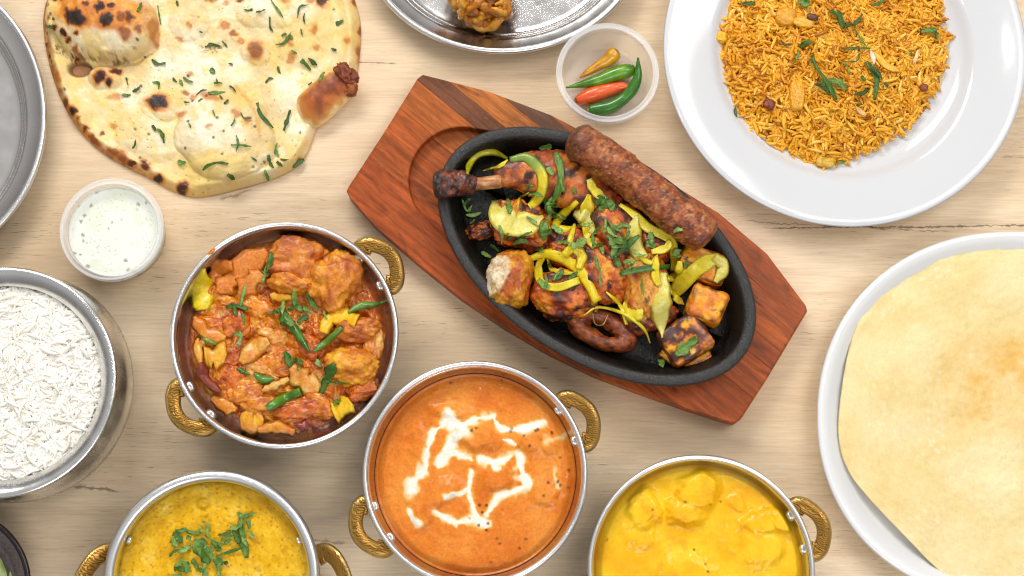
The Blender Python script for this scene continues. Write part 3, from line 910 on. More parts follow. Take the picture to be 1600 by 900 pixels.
# ------------------------------------------------------------------ rice pot
HZ = .078
hc = P(0, 596, HZ); ms = mpp(0, 596, HZ)
HR = 182 * ms
root = empty('rice_pot', (hc[0], hc[1], 0), 'round bellied steel pot of plain white rice at the left edge', 'pot')
prof = [(0, .001), (.055, .001), (.07, .008), (.082, .022), (.0865, .036), (.084, .050), (.0785, .060), (.0765, .064), (.0785, .068), (HR - .002, HZ - .0035), (HR, HZ - .0015), (HR - .001, HZ), (HR - .0035, HZ + .0002),
        (HR - .0065, HZ - .0015), (HR - .0125, HZ - .0055), (HR - .0135, HZ - .008), (.0725, .062), (.076, .05), (.078, .036), (.07, .02), (.055, .006), (0, .006)]
v, f = lathe(prof, 180)
mk('pot_body', v + np.array([hc[0], hc[1], 0]), f, M['pot_steel'], parent=root)

GV = None
def grain_mesh():
    n, na = 7, 6
    t = np.linspace(0, 1, n)
    x = -1 + 2 * t
    r = np.sqrt(np.maximum(0, 1 - (x * .97) ** 2)) ** .8
    a = np.linspace(0, 2 * np.pi, na, endpoint=False)
    v = np.stack([np.repeat(x[:, None], na, 1), r[:, None] * np.cos(a), r[:, None] * np.sin(a)], -1).reshape(-1, 3)
    f = grid_faces(n, na)
    return v, f
GVV, GFF = grain_mesh()
def scatter_rice(pos, ang, pitch, length, width, cols, bend):
    N = len(pos); k = len(GVV)
    v = np.repeat(GVV[None], N, 0).copy()
    v[..., 0] *= (length / 2)[:, None]; v[..., 1] *= (width / 2)[:, None]; v[..., 2] *= (width / 2 * .85)[:, None]
    v[..., 1] += bend[:, None] * (v[..., 0] / (length / 2)[:, None]) ** 2 * (length * .16)[:, None]
    cp, sp = np.cos(pitch)[:, None], np.sin(pitch)[:, None]
    x = v[..., 0] * cp - v[..., 2] * sp; z = v[..., 0] * sp + v[..., 2] * cp; y = v[..., 1]
    ca, sa = np.cos(ang)[:, None], np.sin(ang)[:, None]
    w = np.stack([x * ca - y * sa, x * sa + y * ca, z], -1) + pos[:, None]
    f = (GFF[None] + (np.arange(N) * k)[:, None, None]).reshape(-1, 4)
    return w.reshape(-1, 3), f, np.repeat(cols, k, 0)

def rice_heap(name, outline, zn, hfn, n, L, Wd, colfn, basecol, label, cat, bottom, spread=1.0, pit=.28, fill=.0035):
    out = np.asarray(outline); c = out.mean(0)
    na = len(out)
    v, f, col = disc_px(outline, zn, lambda x, y, r: hfn(x, y, r) - fill, lambda x, y, r: np.zeros(x.shape + (3,)) + s2l(basecol), 60, bottom=bottom)
    nb = len(v)
    # grains
    a = rng.integers(0, na, n); rr = np.sqrt(rng.random(n)) * spread
    p = c + (out[a] - c) * rr[:, None] + rng.normal(0, 2.0, (n, 2)) * np.where(rng.random(n) < .05, 4.0, 1.0)[:, None]
    px, py = p[:, 0], p[:, 1]
    z = zn + hfn(px, py, np.minimum(rr, 1)) + rng.normal(0, .0011, n) - .0003
    pos = P(px, py, zn); pos[:, 2] = z
    g = n2(px, py, 22, 2, 91) * 5 + rng.normal(0, 1.0, n)
    w, fg, cg = scatter_rice(pos, g, rng.normal(0, pit, n), L * rng.uniform(.75, 1.2, n), Wd * rng.uniform(.85, 1.15, n), colfn(px, py, n), rng.uniform(-1, 1, n))
    V = np.vstack([v, w]); F = list(f) + [fg + nb]; C = np.vstack([col, cg])
    return tag(mk(name, V, F, M.get(name, M['rice']), C), label, cat, kind='stuff')

def c_white(px, py, n):
    k = rng.random(n)
    c = ramp(k, [(0, (242, 236, 222)), (.4, (249, 246, 238)), (1, (252, 250, 245))])
    return c
zr = .0665
rice_heap('white_rice', circ_outline(hc, .0715, zr, 200), zr, lambda x, y, r: .003 * (1 - r ** 2) + .0025 * n2(x, y, 30, 3, 81) * (1 - r ** 6), 4600, .0132, .0026, c_white, (244, 240, 230),
          'heap of plain white basmati rice in the steel pot', 'rice', .05, .99, .11, .0006)

# ------------------------------------------------------------------ white plate with pilau rice
def plate_rings(prof, outline_fn, na=220):
    """prof: list of (d, z): d scale in px inward offset; outline_fn(d) -> px outline at rim height"""
    rings = []
    for d, z in prof:
        rings.append((d, z))
    return rings
PZ = .026
pc = P(1320, 76, PZ); pm = mpp(1320, 76, PZ); PR = 283.5 * pm
wr = 203 * pm
prof = [(0, .002), (wr * .62, .002), (wr * .66, .0), (wr * .70, .0), (wr * .73, .003), (wr * .98, .009), (wr + .012, .016), (PR - .008, PZ - .0045), (PR - .001, PZ - .002), (PR, PZ - .0008), (PR - .0012, PZ), (PR - .006, PZ - .0002),
        (wr + .022, PZ - .0045), (wr + .004, PZ - .0068), (wr, PZ - .0085), (wr - .003, PZ - .0118), (wr - .009, .0095), (wr - .018, .0072), (wr * .7, .0062), (0, .006)]
root = empty('dinner_plate', (pc[0], pc[1], 0), 'large round white wide-rimmed plate of orange pilau rice', 'plate')
# smooth the profile a little
pp = np.array(prof, float)
v, f = lathe(pp, 240)
mk('plate_body', v + np.array([pc[0], pc[1], 0]), f, M['ceramic'], parent=root)

out = smooth_closed([(1122, 40), (1118, 75), (1135, 110), (1140, 150), (1158, 185), (1185, 215), (1225, 240), (1262, 250), (1285, 262), (1310, 254), (1340, 240), (1362, 232), (1385, 215), (1418, 200), (1440, 170), (1462, 130), (1478, 85),
                     (1476, 40), (1462, -10), (1430, -60), (1370, -95), (1300, -105), (1220, -90), (1160, -50), (1132, 0)], 260)
def h_pil(x, y, r):
    return .014 * (1 - r ** 2.2) + .0045 * n2(x, y, 34, 4, 83) * (1 - r ** 5) + .002
def c_pil(px, py, n):
    a = n2(px, py, 30, 3, 85) * .6 + rng.normal(0, .3, n)
    return ramp(a, [(-.8, (168, 92, 8)), (-.4, (214, 142, 16)), (.05, (232, 168, 32)), (.45, (240, 186, 58)), (.9, (244, 208, 108))])
rice_heap('pilau_rice', out, .0075, h_pil, 5200, .0124, .0028, c_pil, (212, 138, 20), 'heap of orange yellow pilau rice on the large white plate', 'rice', .0066, 1.0, .34)
bpy.context.view_layer.update()
def ZR(x, y): return (1120 + x / 3.2135, x * 0 + y / 3.2135)
def c_solid(lo, hi):
    return lambda d, nz, nf, seed: ramp(fbm(d * 2.5, 4, seed), [(-.5, lo), (.5, hi)])
def onhit(c): return hit(*c)[0][2]
for (c0, r, rot, cf, lab, cat, nm) in [
        ((345, 85), (16, 14), 10, c_solid((214, 140, 16), (232, 166, 36)), 'boxy yellow chicken piece in the pilau rice near the top edge', 'chicken', 'chicken_piece'),
        ((402, 480), (12, 24), 0, c_solid((222, 150, 20), (240, 180, 50)), 'long yellow chicken piece in the lower left of the pilau rice', 'chicken', 'chicken_piece'),
        ((22, 186), (9, 9), 0, c_solid((226, 164, 10), (240, 186, 30)), 'yellow pepper cube at the left edge of the pilau rice', 'pepper', 'pepper_cube'),
        ((545, 815), (15, 8), 5, c_solid((196, 146, 20), (226, 186, 70)), 'frayed yellow chicken shred at the lowest point of the pilau rice', 'chicken', 'chicken_piece'),
        ((262, 522), (9, 8), 20, c_solid((100, 36, 12), (150, 60, 20)), 'dark red roasted chip in the lower left of the pilau rice', 'spice', 'spice_chip'),
        ((480, 85), (9, 5), 10, c_solid((70, 36, 20), (110, 56, 20)), 'dark brown spice piece in the upper middle of the pilau rice', 'spice', 'spice_chip'),
        ((440, 110), (16, 9), 10, c_solid((226, 160, 40), (240, 186, 70)), 'pale yellow chicken sliver below the dark spice piece', 'chicken', 'chicken_piece'),
        ((1040, 440), (6, 6), 10, c_solid((110, 40, 10), (150, 66, 16)), 'small red brown chip near the right edge of the pilau rice', 'spice', 'spice_chip')]:
    q = ZR(*c0); z0 = onhit(q)
    tag(blob(nm, q, r, rot, z0 + .0005, min(r) * pm * .6, M['meat'], cf, seed=int(c0[0]), amp=.2, n=3, sub=4), lab, cat)
for k, (pts, w, cf, lab) in enumerate([([(790, 260), (850, 330), (920, 358)], 38, c_strip((226, 166, 40), (240, 190, 70)), 'curved yellow onion slice in the middle of the pilau rice'),
                     ([(770, 250), (785, 290), (788, 325)], 26, c_strip((226, 200, 160), (240, 226, 200)), 'pale onion slice touching the curved yellow one in the pilau rice'),
                     ([(985, 320), (1000, 290), (1010, 250)], 22, c_strip((226, 180, 100), (238, 206, 150)), 'glassy onion slice near the right edge of the pilau rice'),
                     ([(300, 180), (285, 215), (270, 250)], 16, c_strip((240, 184, 50), (244, 200, 80)), 'thin yellow onion sliver at the left of the pilau rice'),
                     ([(700, 535), (720, 560), (750, 580)], 26, c_strip((214, 160, 80), (230, 190, 130)), 'soft pale onion bit in the lower middle of the pilau rice')]):
    tag(ribbon('onion_slice', [ZR(*p) for p in pts], w / 3.2135, M['onion'], cf, n=14, thick=.0015, cup=.3, seed=40 + k), lab, 'onion', 'onion slices in the pilau rice')

# ------------------------------------------------------------------ papad on oval plate
EZ = .024
def oval_px(cx, cy, rx, ry, n=240, e=2.0):
    a = np.linspace(0, 2 * np.pi, n, endpoint=False)
    c, s = np.cos(a), np.sin(a)
    return np.stack([cx + rx * np.sign(c) * np.abs(c) ** (2 / e), cy + ry * np.sign(s) * np.abs(s) ** (2 / e)], -1)
def oval_dish(name, rim_px, zrim, prof, mat, parent, col=None, cap=True):
    """prof: list of (inward offset m, z); all rings are offsets of the rim outline"""
    rim = P(rim_px[:, 0], rim_px[:, 1], zrim)[:, :2]
    T = np.roll(rim, -1, 0) - np.roll(rim, 1, 0); T /= np.linalg.norm(T, axis=1)[:, None]
    N = np.stack([T[:, 1], -T[:, 0]], -1)
    ce = rim.mean(0)
    if ((ce - rim) * N).sum() < 0: N = -N
    rings = [np.column_stack([rim + N * d, np.full(len(rim), z)]) for d, z in prof]
    v, f = ring_loft(rings)
    # close both ends
    n = len(rim); k = len(v)
    if not cap: return mk(name, v, f, mat, None, parent)
    v = np.vstack([v, [[ce[0], ce[1], prof[0][1]]], [[ce[0], ce[1], prof[-1][1]]]])
    j = np.arange(n); j2 = (j + 1) % n
    f = [f, np.stack([np.full(n, k), j2, j], -1), np.stack([np.full(n, k + 1), k - n + j, k - n + j2], -1)]
    c = None
    if col is not None:
        c = np.vstack([np.repeat(np.array(col), n, 0), [col[0]], [col[-1]]])
    return mk(name, v, f, mat, c, parent)
root = empty('oval_plate', P(1580, 648, 0), 'white oval plate under the papad at the right edge', 'plate')
oval_dish('plate_body', oval_px(1582, 650, 305, 289, 260, 2.12), EZ, [(.05, 0), (.045, 0), (.04, .003), (.012, .013), (.001, EZ - .004), (0, EZ - .0015), (.0012, EZ), (.004, EZ), (.009, EZ - .0025), (.0165, EZ - .009), (.022, .0105), (.03, .009), (.06, .0085)], M['ceramic_bright'], root)
out = smooth_closed([(1311, 640), (1310, 690), (1322, 730), (1345, 765), (1385, 808), (1425, 850), (1470, 895), (1540, 940), (1640, 950), (1740, 930), (1820, 860), (1855, 760), (1860, 650), (1840, 520), (1780, 430), (1690, 390), (1600, 384), (1550, 385),
                     (1500, 395), (1450, 410), (1400, 432), (1365, 462), (1340, 500), (1322, 560)], 340)
def h_pap(x, y, r):
    return .0035 * n2(x, y, 120, 3, 95) + .001 * n2(x, y, 34, 3, 96) + .0006 * (.6 - worley(x, y, 11, 12)) + .0003 * n2(x, y, 6, 3, 90) + .0009 * sstep(.9, 1, r) * n2(x, y, 12, 3, 99)
def c_pap(x, y, r):
    a = n2(x, y, 60, 5, 97)
    c = ramp(a, [(-.6, (232, 206, 142)), (0, (238, 217, 160)), (.6, (242, 225, 176))])
    w = sstep(1.1, .2, edist(x + 40 * a, y + 30 * a, 1545, 590, 150, 110, -30)) * .6 + sstep(1., .3, edist(x, y, 1610, 560, 70, 60)) * .4
    c = mix(c, s2l((226, 172, 70)), np.clip(w * (.75 + .8 * n2(x, y, 26, 4, 98)), 0, .8))
    c = c * (1 + .045 * n2(x, y, 5, 3, 92) + .035 * (worley(x, y, 11, 12) - .5))[..., None]
    b = sstep(.28, .12, worley(x, y, 15, 13)) * sstep(-.1, .3, n2(x, y, 70, 2, 14))
    return mix(c, s2l((244, 230, 190)), .6 * b)
v, f, c = disc_px(out, .0185, h_pap, c_pap, 170, bottom=None)
n0 = len(v)
vb = v.copy(); vb[:, 2] -= .0012
fb = [x[:, ::-1] + n0 for x in f]
j = np.arange(len(out)); j2 = (j + 1) % len(out); b0 = n0 - len(out)
fs = np.stack([b0 + j, b0 + j2, n0 + b0 + j2, n0 + b0 + j], -1)
tag(mk('papad', np.vstack([v, vb]), f + fb + [fs], M['papad'], np.vstack([c, c])), 'big pale yellow crisp papad covering the white oval plate', 'papad')

# ------------------------------------------------------------------ steel trays and fritter
def tray(rim_px, z, label, well):
    root = empty('steel_tray', P(*rim_px.mean(0), 0), label, 'tray', 'oval stainless steel trays')
    prof = [(.04, 0), (well + .003, 0), (well, .002), (.006, z - .004), (.0012, z - .0035)]
    oval_dish('tray_body', rim_px, z, [(.05, .0), (well + .004, .0), (well + .0005, .002), (well - .003, z - .0085), (.0030, z - .006), (.0030, z - .002), (.0044, z - .0034), (well - .0045, z - .0062), (well - .002, z - .0072), (well + .0006, z - .0105), (well + .003, .0052), (well + .006, .0036), (well + .010, .0032), (.06, .003)], M['tray_steel'], root)
    oval_dish('rolled_rim', rim_px, z, [(.0020 - .0025 * math.cos(a), z - .0022 + .0024 * math.sin(a)) for a in np.linspace(-.6, 2 * math.pi - .6, 17)], M['rim_steel'], root, cap=False)
    return root
tray(oval_px(-142, 180, 213, 232), .022, 'empty oval steel tray at the left edge beside the naan', .0195)
tray(oval_px(785, -100, 221, 182), .022, 'oval steel tray at the top edge with the fried onion bhaji', .0165)

# fritter: tangle of battered onion strands round a rough core
def c_frit(d, nz, nf, seed):
    return ramp(nz + .6 * nf, [(-.6, (120, 56, 4)), (-.1, (186, 112, 14)), (.3, (212, 146, 30)), (.7, (226, 170, 60))])
root = empty('onion_bhaji', P(752, -6, .003), 'golden fried onion bhaji on the steel tray at the top edge', 'fritter')
core = blob('core', (752, -8), (47, 47), 0, .02, .02, M['fritter'], c_frit, seed=33, amp=.25, freq=2.2, fine=.1, parent=root)
r2 = np.random.default_rng(4)
for k in range(46):
    th = r2.uniform(0, 2 * np.pi); ph = np.arccos(r2.uniform(-.1, 1.))
    cen = np.array([np.cos(th) * np.sin(ph), np.sin(th) * np.sin(ph), np.cos(ph)])
    ax = np.cross(cen, r2.normal(0, 1, 3)); ax /= np.linalg.norm(ax)
    L = r2.uniform(.5, 1.1)
    tt = np.linspace(-L / 2, L / 2, 14)
    dirs = cen[None] * np.cos(tt)[:, None] + ax[None] * np.sin(tt)[:, None]
    dirs = dirs + .12 * np.stack([fbm(dirs * 2.5 + k, 2, 1), fbm(dirs * 2.5 + k, 2, 2), fbm(dirs * 2.5 + k, 2, 3)], -1)
    m = mpp(752, 0, .02)
    c = P(752, -8, .02) + dirs * np.array([49 * m, 49 * m, .021]) * r2.uniform(.96, 1.1)
    rad = r2.uniform(.0022, .0036) * np.sin(np.linspace(.35, np.pi - .35, 14)) * (1 + .4 * vnoise(np.stack([np.linspace(0, 7, 14), np.full(14, k * 1.3), np.zeros(14)], -1)))
    lo, hi = [((168, 92, 8), (206, 136, 24)), ((196, 126, 16), (224, 164, 44)), ((140, 70, 6), (190, 110, 14))][k % 3]
    tube('battered_strand', c, np.abs(rad) + .0004, M['fritter'], lambda t, v: ramp(fbm(v * 420, 3, k), [(-.5, lo), (.5, hi)]), 8, root)

# ------------------------------------------------------------------ dark bowl with salad
gz = .03
gc = P(-75, 920, gz); GRd = 122 * mpp(0, 880, gz)
root = empty('dark_bowl', (gc[0], gc[1], 0), 'charcoal dark bowl of green salad in the bottom left corner', 'bowl')
m, nt, b = newmat('charcoal_stoneware')
b.inputs['Base Color'].default_value = (*s2l((82, 72, 70)), 1); setp(b, rough=.35, spec=.5)
nn = noise(nt, nd(nt, 'ShaderNodeNewGeometry').outputs['Position'], 600, 4)
link(nt, mixc(nt, crange(nt, nn, .3, .7), s2l((74, 64, 62)), s2l((100, 90, 88))), b.inputs['Base Color'])
m2, nt2, b2 = newmat('charcoal_glaze_rim'); b2.inputs['Base Color'].default_value = (*s2l((36, 30, 30)), 1); setp(b2, rough=.25)
v, f = lathe([(0, .001), (GRd * .6, .001), (GRd * .8, .010), (GRd - .002, gz - .003), (GRd - .0045, gz - .0015), (GRd - .012, gz - .004), (GRd - .0125, gz - .0048), (GRd - .013, gz - .0046), (GRd - .0185, gz - .0065), (GRd * .62, .010), (0, .008)], 140)
mk('bowl_body', v + np.array([gc[0], gc[1], 0]), f, m, parent=root)
v, f = lathe([(GRd - .0022 + .0022 * math.cos(2 * math.pi * k / 12), gz - .002 + .0022 * math.sin(2 * math.pi * k / 12)) for k in range(13)], 160)
mk('rim', v + np.array([gc[0], gc[1], 0]), f[:, ::-1], m2, parent=root)
def c_leaf(t, s, v, seed):
    c = ramp(fbm(v * 200, 4, seed), [(-.5, (120, 150, 50)), (.5, (190, 208, 130))])
    return mix(c, s2l((214, 224, 170)), .7 * sstep(.3, 0, np.abs(s)))
bpy.context.view_layer.update()
for k, (pts, w, lab) in enumerate([([(-20, 850), (-5, 880), (18, 925)], 34, 'pale green lettuce leaf edge in the dark bowl'), ([(-60, 870), (-30, 900), (0, 930)], 44, 'inner lettuce leaf in the dark bowl'), ([(-110, 890), (-70, 910), (-40, 950)], 44, 'lettuce leaf deep in the dark bowl, beyond the frame')]):
    tag(ribbon('lettuce_leaf', pts, w, M['onion'], c_leaf, n=18, thick=.001, cup=.4, lift=.006, seed=60 + k, wob=.3), lab, 'lettuce')

# ------------------------------------------------------------------ plastic cups
def cup(cpx, rpx, z, label, base=.80):
    c = P(cpx[0], cpx[1], z); r = rpx * mpp(cpx[0], cpx[1], z)
    root = empty('plastic_cup', (c[0], c[1], 0), label, 'plastic cup', 'clear plastic sauce cups')
    rb = r * base
    v, f = lathe([(0, .0006), (rb - .004, .0006), (rb - .0015, .0012), (rb, .003), (r - .0045, z - .006), (r - .0042, z - .0045),], 120)
    mk('cup_body', v + np.array([c[0], c[1], 0]), f, M['plastic'], parent=root)
    v, f = lathe([(r - .0052, z - .0055), (r - .005, z - .0004), (r - .0042, z), (r - .0032, z - .0012), (r - .0022, z - .0014), (r - .0012, z - .0002), (r - .0003, z - .0004), (r, z - .0018), (r - .0002, z - .0058), (r - .001, z - .006)], 140)
    mk('cup_lip', v + np.array([c[0], c[1], 0]), f, M['plastic_lip'], parent=root)
    return root, c, r
cupA, ca_, ra_ = cup((949.5, 113), 81, .038, 'clear plastic cup holding four small chillies')
cupB, cb_, rb_ = cup((174, 358), 82, .034, 'clear plastic cup of white yoghurt sauce')
def c_yog(x, y, r):
    c = np.zeros(x.shape + (3,)) + s2l((236, 239, 230))
    c = mix(c, s2l((226, 232, 208)), .5 * sstep(0, .4, n2(x, y, 40, 3, 101)))
    big = n2(x, y, 26, 2, 103)
    sp = np.maximum(sstep(.2, .1, worley(x + 3 * n2(x, y, 4, 3, 3), y + 3 * n2(x, y, 4, 3, 6), 17, 15)) * sstep(.0, .25, big), .55 * sstep(.16, .06, worley(x + 2 * n2(x, y, 4, 2, 5), y, 9, 35)) * sstep(0, .25, -big))
    return mix(c, s2l((112, 126, 98)), .7 * sp)
v, f, c = disc_px(circ_outline(cb_, rb_ * .875, .024, 200), .024, lambda x, y, r: .0003 * n2(x, y, 30, 3, 1) + .0012 * sstep(.96, 1, r), c_yog, 150, bottom=.002)
v[-len(v) + 0:, :] = v
tag(mk('yoghurt_sauce', v, f, M['yoghurt'], c), 'white herb flecked yoghurt sauce in the plastic cup below the naan', 'sauce')

zc_ = .006
chs = [('yellow_chilli', [(906, 121), (929, 106), (948, 95), (963, 82)], 20, ((206, 132, 6), (232, 170, 20)), [.12, .45, .62, .7, .85, 1., .92], 'mustard yellow chilli with cut end, uppermost in the plastic cup', [.008, .009, .010, .011]),
       ('green_chilli', [(884, 137), (929, 127), (966, 114), (991, 109)], 19, ((62, 118, 8), (104, 160, 24)), [.1, .45, .8, .95, 1, 1, .75], 'straight bright green chilli across the middle of the plastic cup', [.009, .011, .012, .012]),
       ('red_chilli', [(901, 157), (935, 145), (966, 136), (985, 136)], 22, ((222, 74, 20), (240, 104, 40)), [.55, .95, 1, .85, .7, .5, .15], 'orange red chilli below the straight green one in the plastic cup', [.008, .008, .009, .012]),
       ('green_chilli', [(920, 172), (954, 167), (982, 147), (996, 122), (997, 90)], 19, ((30, 92, 14), (62, 128, 30)), [.7, 1, .95, .85, .8, .65, .45, .12], 'dark green curved chilli along the right side of the plastic cup', [.008, .009, .013, .017, .02])]
for (nm, pts, w, cl, pr, lab, zz) in chs:
    o = chilli(nm, pts, w * 1.2, cl, M['chilli'], prof=pr, z=zz)
    tag(o, lab, 'chilli')
    end = 0 if pr[0] > .5 else -1
    cut = {'yellow_chilli': (150, 120, 20), 'green_chilli': (150, 170, 70), 'red_chilli': (190, 80, 10)}[nm]
    q = P(pts[end][0], pts[end][1], zz[end])
    pv = pts[1] if end == 0 else pts[-2]
    dr = np.array([pts[end][0] - pv[0], -(pts[end][1] - pv[1]), 0.0]); dr /= np.linalg.norm(dr)
    c = q + dr * np.linspace(-.0005, .0016, 6)[:, None]
    rr_ = (pr[0] if end == 0 else pr[-1]) * w * 1.2 * mpp(*pts[end], .01) / 2
    tube('cut_end', c, rr_ * np.array([.8, .82, .75, .6, .55, .2]), M['chilli'], lambda t, v: ramp(fbm(v * 500, 3, 1), [(-.5, cut), (.5, tuple(np.array(cut) * .7))]), 12, o)

# ------------------------------------------------------------------ sizzler board
BZ, BF = .020, .011
outl = np.array([(541, 298), (545, 306), (585, 352), (655, 413), (720, 465), (787, 510), (853, 549), (928, 586), (1005, 615), (1080, 641), (1141, 660), (1150, 661), (1158, 655), (1200, 590), (1256, 496), (1262, 486), (1260, 478), (1200, 398), (1122, 332), (1010, 262),
                 (889, 194), (860, 179), (765, 143), (700, 126), (660, 116), (652, 122), (600, 206), (545, 290)], float)
rec = smooth_closed([(637, 272), (641, 300), (655, 332), (690, 385), (740, 440), (800, 485), (880, 525), (960, 550), (1040, 565), (1100, 555), (1140, 500), (1140, 440), (1080, 360), (1000, 300), (900, 245), (830, 215), (760, 201), (722, 198), (695, 200), (660, 219), (643, 243)], 160, 2)
def hull(p):
    p = sorted(map(tuple, p))
    def half(q):
        o = []
        for x in q:
            while len(o) > 1 and (o[-1][0] - o[-2][0]) * (x[1] - o[-2][1]) - (o[-1][1] - o[-2][1]) * (x[0] - o[-2][0]) <= 0: o.pop()
            o.append(x)
        return o[:-1]
    return np.array(half(p) + half(p[::-1]))
_t = np.linspace(0, 2 * np.pi, 200, endpoint=False)
_ex, _ey = 258 * np.cos(_t), 143 * np.sin(_t)
_c, _s = math.cos(R_(33)), math.sin(R_(33))
rec = hull(np.vstack([np.stack([933 + _ex * _c - _ey * _s, 402 + _ex * _s + _ey * _c], -1), np.stack([721 + 83 * np.cos(_t), 281 + 83 * np.sin(_t)], -1)]))
SD = R_(-40)                                    # strip direction in world xy
du = np.array([math.cos(SD), math.sin(SD)]); dv = np.array([-du[1], du[0]])
OW = P(outl[:, 0], outl[:, 1], BZ)[:, :2]; RW = P(rec[:, 0], rec[:, 1], BZ)[:, :2]
Ouv = np.stack([OW @ du, OW @ dv], -1); Ruv = np.stack([RW @ du, RW @ dv], -1)
def span(poly, vv):
    us = []
    n = len(poly)
    for i in range(n):
        a, b_ = poly[i], poly[(i + 1) % n]
        if (a[1] - vv) * (b_[1] - vv) <= 0 and a[1] != b_[1]:
            us.append(a[0] + (b_[0] - a[0]) * (vv - a[1]) / (b_[1] - a[1]))
    return (min(us), max(us)) if len(us) >= 2 else None
bc = P(905, 392, 0)
board = empty('serving_board', (bc[0], bc[1], 0), 'red brown acacia wood board under the black iron dish', 'serving board')
vmin, vmax = Ouv[:, 1].min() + 1e-6, Ouv[:, 1].max() - 1e-6
STR = [(-9, (164, 78, 34)), (.22, (170, 84, 36)), (.47, (176, 94, 40)), (.615, (116, 70, 46)), (.70, (184, 108, 50)), (.80, (112, 78, 58)), (.865, (164, 96, 54)), (9, None)]
nodes = sorted(set([vmin, vmax] + [vmin + (vmax - vmin) * s[0] for s in STR if 0 < s[0] < 1]))
for k in range(len(nodes) - 1):
    a, b_ = nodes[k] + (.00005 if k else 0), nodes[k + 1] - (.00005 if k < len(nodes) - 2 else 0)
    vs = np.unique(np.clip(np.concatenate([np.linspace(a, b_, 26), Ouv[(Ouv[:, 1] > a) & (Ouv[:, 1] < b_), 1], Ruv[(Ruv[:, 1] > a) & (Ruv[:, 1] < b_), 1] + 1e-7]), a, b_))
    rows = []
    for i, vv in enumerate(vs):
        lo, hi = span(Ouv, vv)
        sp = span(Ruv, vv)
        ch = min(.0016, (hi - lo) * .2)
        edge = .00025 if i in (0, len(vs) - 1) else 0     # eased arris along every glue joint
        zt = BZ - edge
        if sp is None or sp[1] - sp[0] < 1e-4:
            mid = np.clip(Ruv[:, 0].mean(), lo + ch * 2, hi - ch * 2); r0 = r1 = mid; fl = zt
        else:
            r0, r1 = sp; fl = BF - edge * .4
        r0 = min(max(r0, lo + ch * 2), hi - ch * 2); r1 = min(max(r1, r0), hi - ch * 2)
        e_ = min(.0012, (r1 - r0) * .2)
        pts = [(lo, 0)] + [(lo, BZ - .002), (lo + ch * .35, zt - .0006), (lo + ch, zt)]
        pts += [(lo + ch + (r0 - e_ - lo - ch) * q, zt) for q in (.25, .5, .75)] + [(r0 - e_, zt), (r0, zt - min(.0005, (zt - fl) * .3)), (r0 + e_ * .3, fl + (zt - fl) * .15), (r0 + e_, fl)]
        pts += [(r0 + (r1 - r0) * q, fl) for q in (.25, .5, .75)] + [(r1 - e_, fl), (r1 - e_ * .3, fl + (zt - fl) * .15), (r1, zt - min(.0005, (zt - fl) * .3)), (r1 + e_, zt)]
        pts += [(r1 + e_ + (hi - ch - r1 - e_) * q, zt) for q in (.25, .5, .75)] + [(hi - ch, zt), (hi - ch * .35, zt - .0006), (hi, BZ - .002), (hi, 0)]
        rows.append(np.array([[u, vv, z] for u, z in pts]))
    R3 = np.array(rows); nr, nc = R3.shape[:2]
    W3 = R3[..., 0, None] * du + R3[..., 1, None] * dv
    vtx = np.concatenate([W3, R3[..., 2:]], -1).reshape(-1, 3)
    fac = grid_faces(nr, nc, wrap=False)
    # closed ends of the strip (glue faces) and underside
    base = [np.stack([np.arange(0, nr - 1) * nc, np.arange(1, nr) * nc, np.arange(1, nr) * nc + nc - 1, np.arange(0, nr - 1) * nc + nc - 1], -1)]
    ends = [np.arange(nc)[None, ::-1], (np.arange(nc) + (nr - 1) * nc)[None]]
    col = next(s[1] for s in reversed(STR) if s[1] and vmin + (vmax - vmin) * s[0] <= nodes[k] + 1e-6)
    cc = np.zeros((len(vtx), 3)) + s2l(col)
    uu, vv_ = R3[..., 0].ravel(), R3[..., 1].ravel()
    a_ = fbm(np.stack([uu * 18, vv_ * 130, np.full_like(uu, k * 3.1)], -1), 4, 5)
    cc = mix(cc, s2l((162, 76, 34)), .8 * sstep(-.06, .10, uu - uu.mean() * 0 - float(np.dot(P(905, 392, 0)[:2], du))))
    cc = cc * (1 + .35 * a_[:, None])
    uvw = np.stack([uu, vv_, np.full_like(uu, k * .37)], -1)
    mk('wood_strip', vtx, [fac, *ends] + base, M['board'], cc, board, uvw, smooth=False)

# ------------------------------------------------------------------ iron dish
def ell_px(cx, cy, a, b_, th, n=260):
    t = np.linspace(0, 2 * np.pi, n, endpoint=False)
    c, s = math.cos(R_(th)), math.sin(R_(th))
    x, y = a * np.cos(t), b_ * np.sin(t)
    return np.stack([cx + x * c - y * s, cy + x * s + y * c], -1)
IZ = .046
IF = .0215
root = empty('iron_dish', P(933, 400, BF), 'black oval cast iron sizzler dish full of grilled meat', 'sizzler dish')
kr, kb, ki = s2l((50, 49, 48)), s2l((34, 33, 32)), s2l((24, 23, 22))
oval_dish('dish_body', ell_px(933, 400, 278, 162, 33), IZ, [(.03, BF), (.018, BF), (.014, BF + .001), (.0015, IZ - .004), (0, IZ - .002), (.0008, IZ - .0005), (.002, IZ), (.0070, IZ - .0002), (.0082, IZ - .001), (.0100, IZ - .004), (.0165, IF + .006), (.020, IF + .0018), (.026, IF), (.07, IF)],
          M['iron'], root, [kb, kb, kb, kr, kr, kr, kr, kr, kr * .8, kb * .5, ki * .55, ki * .6, ki * .6, ki * .6])
bpy.context.view_layer.update()

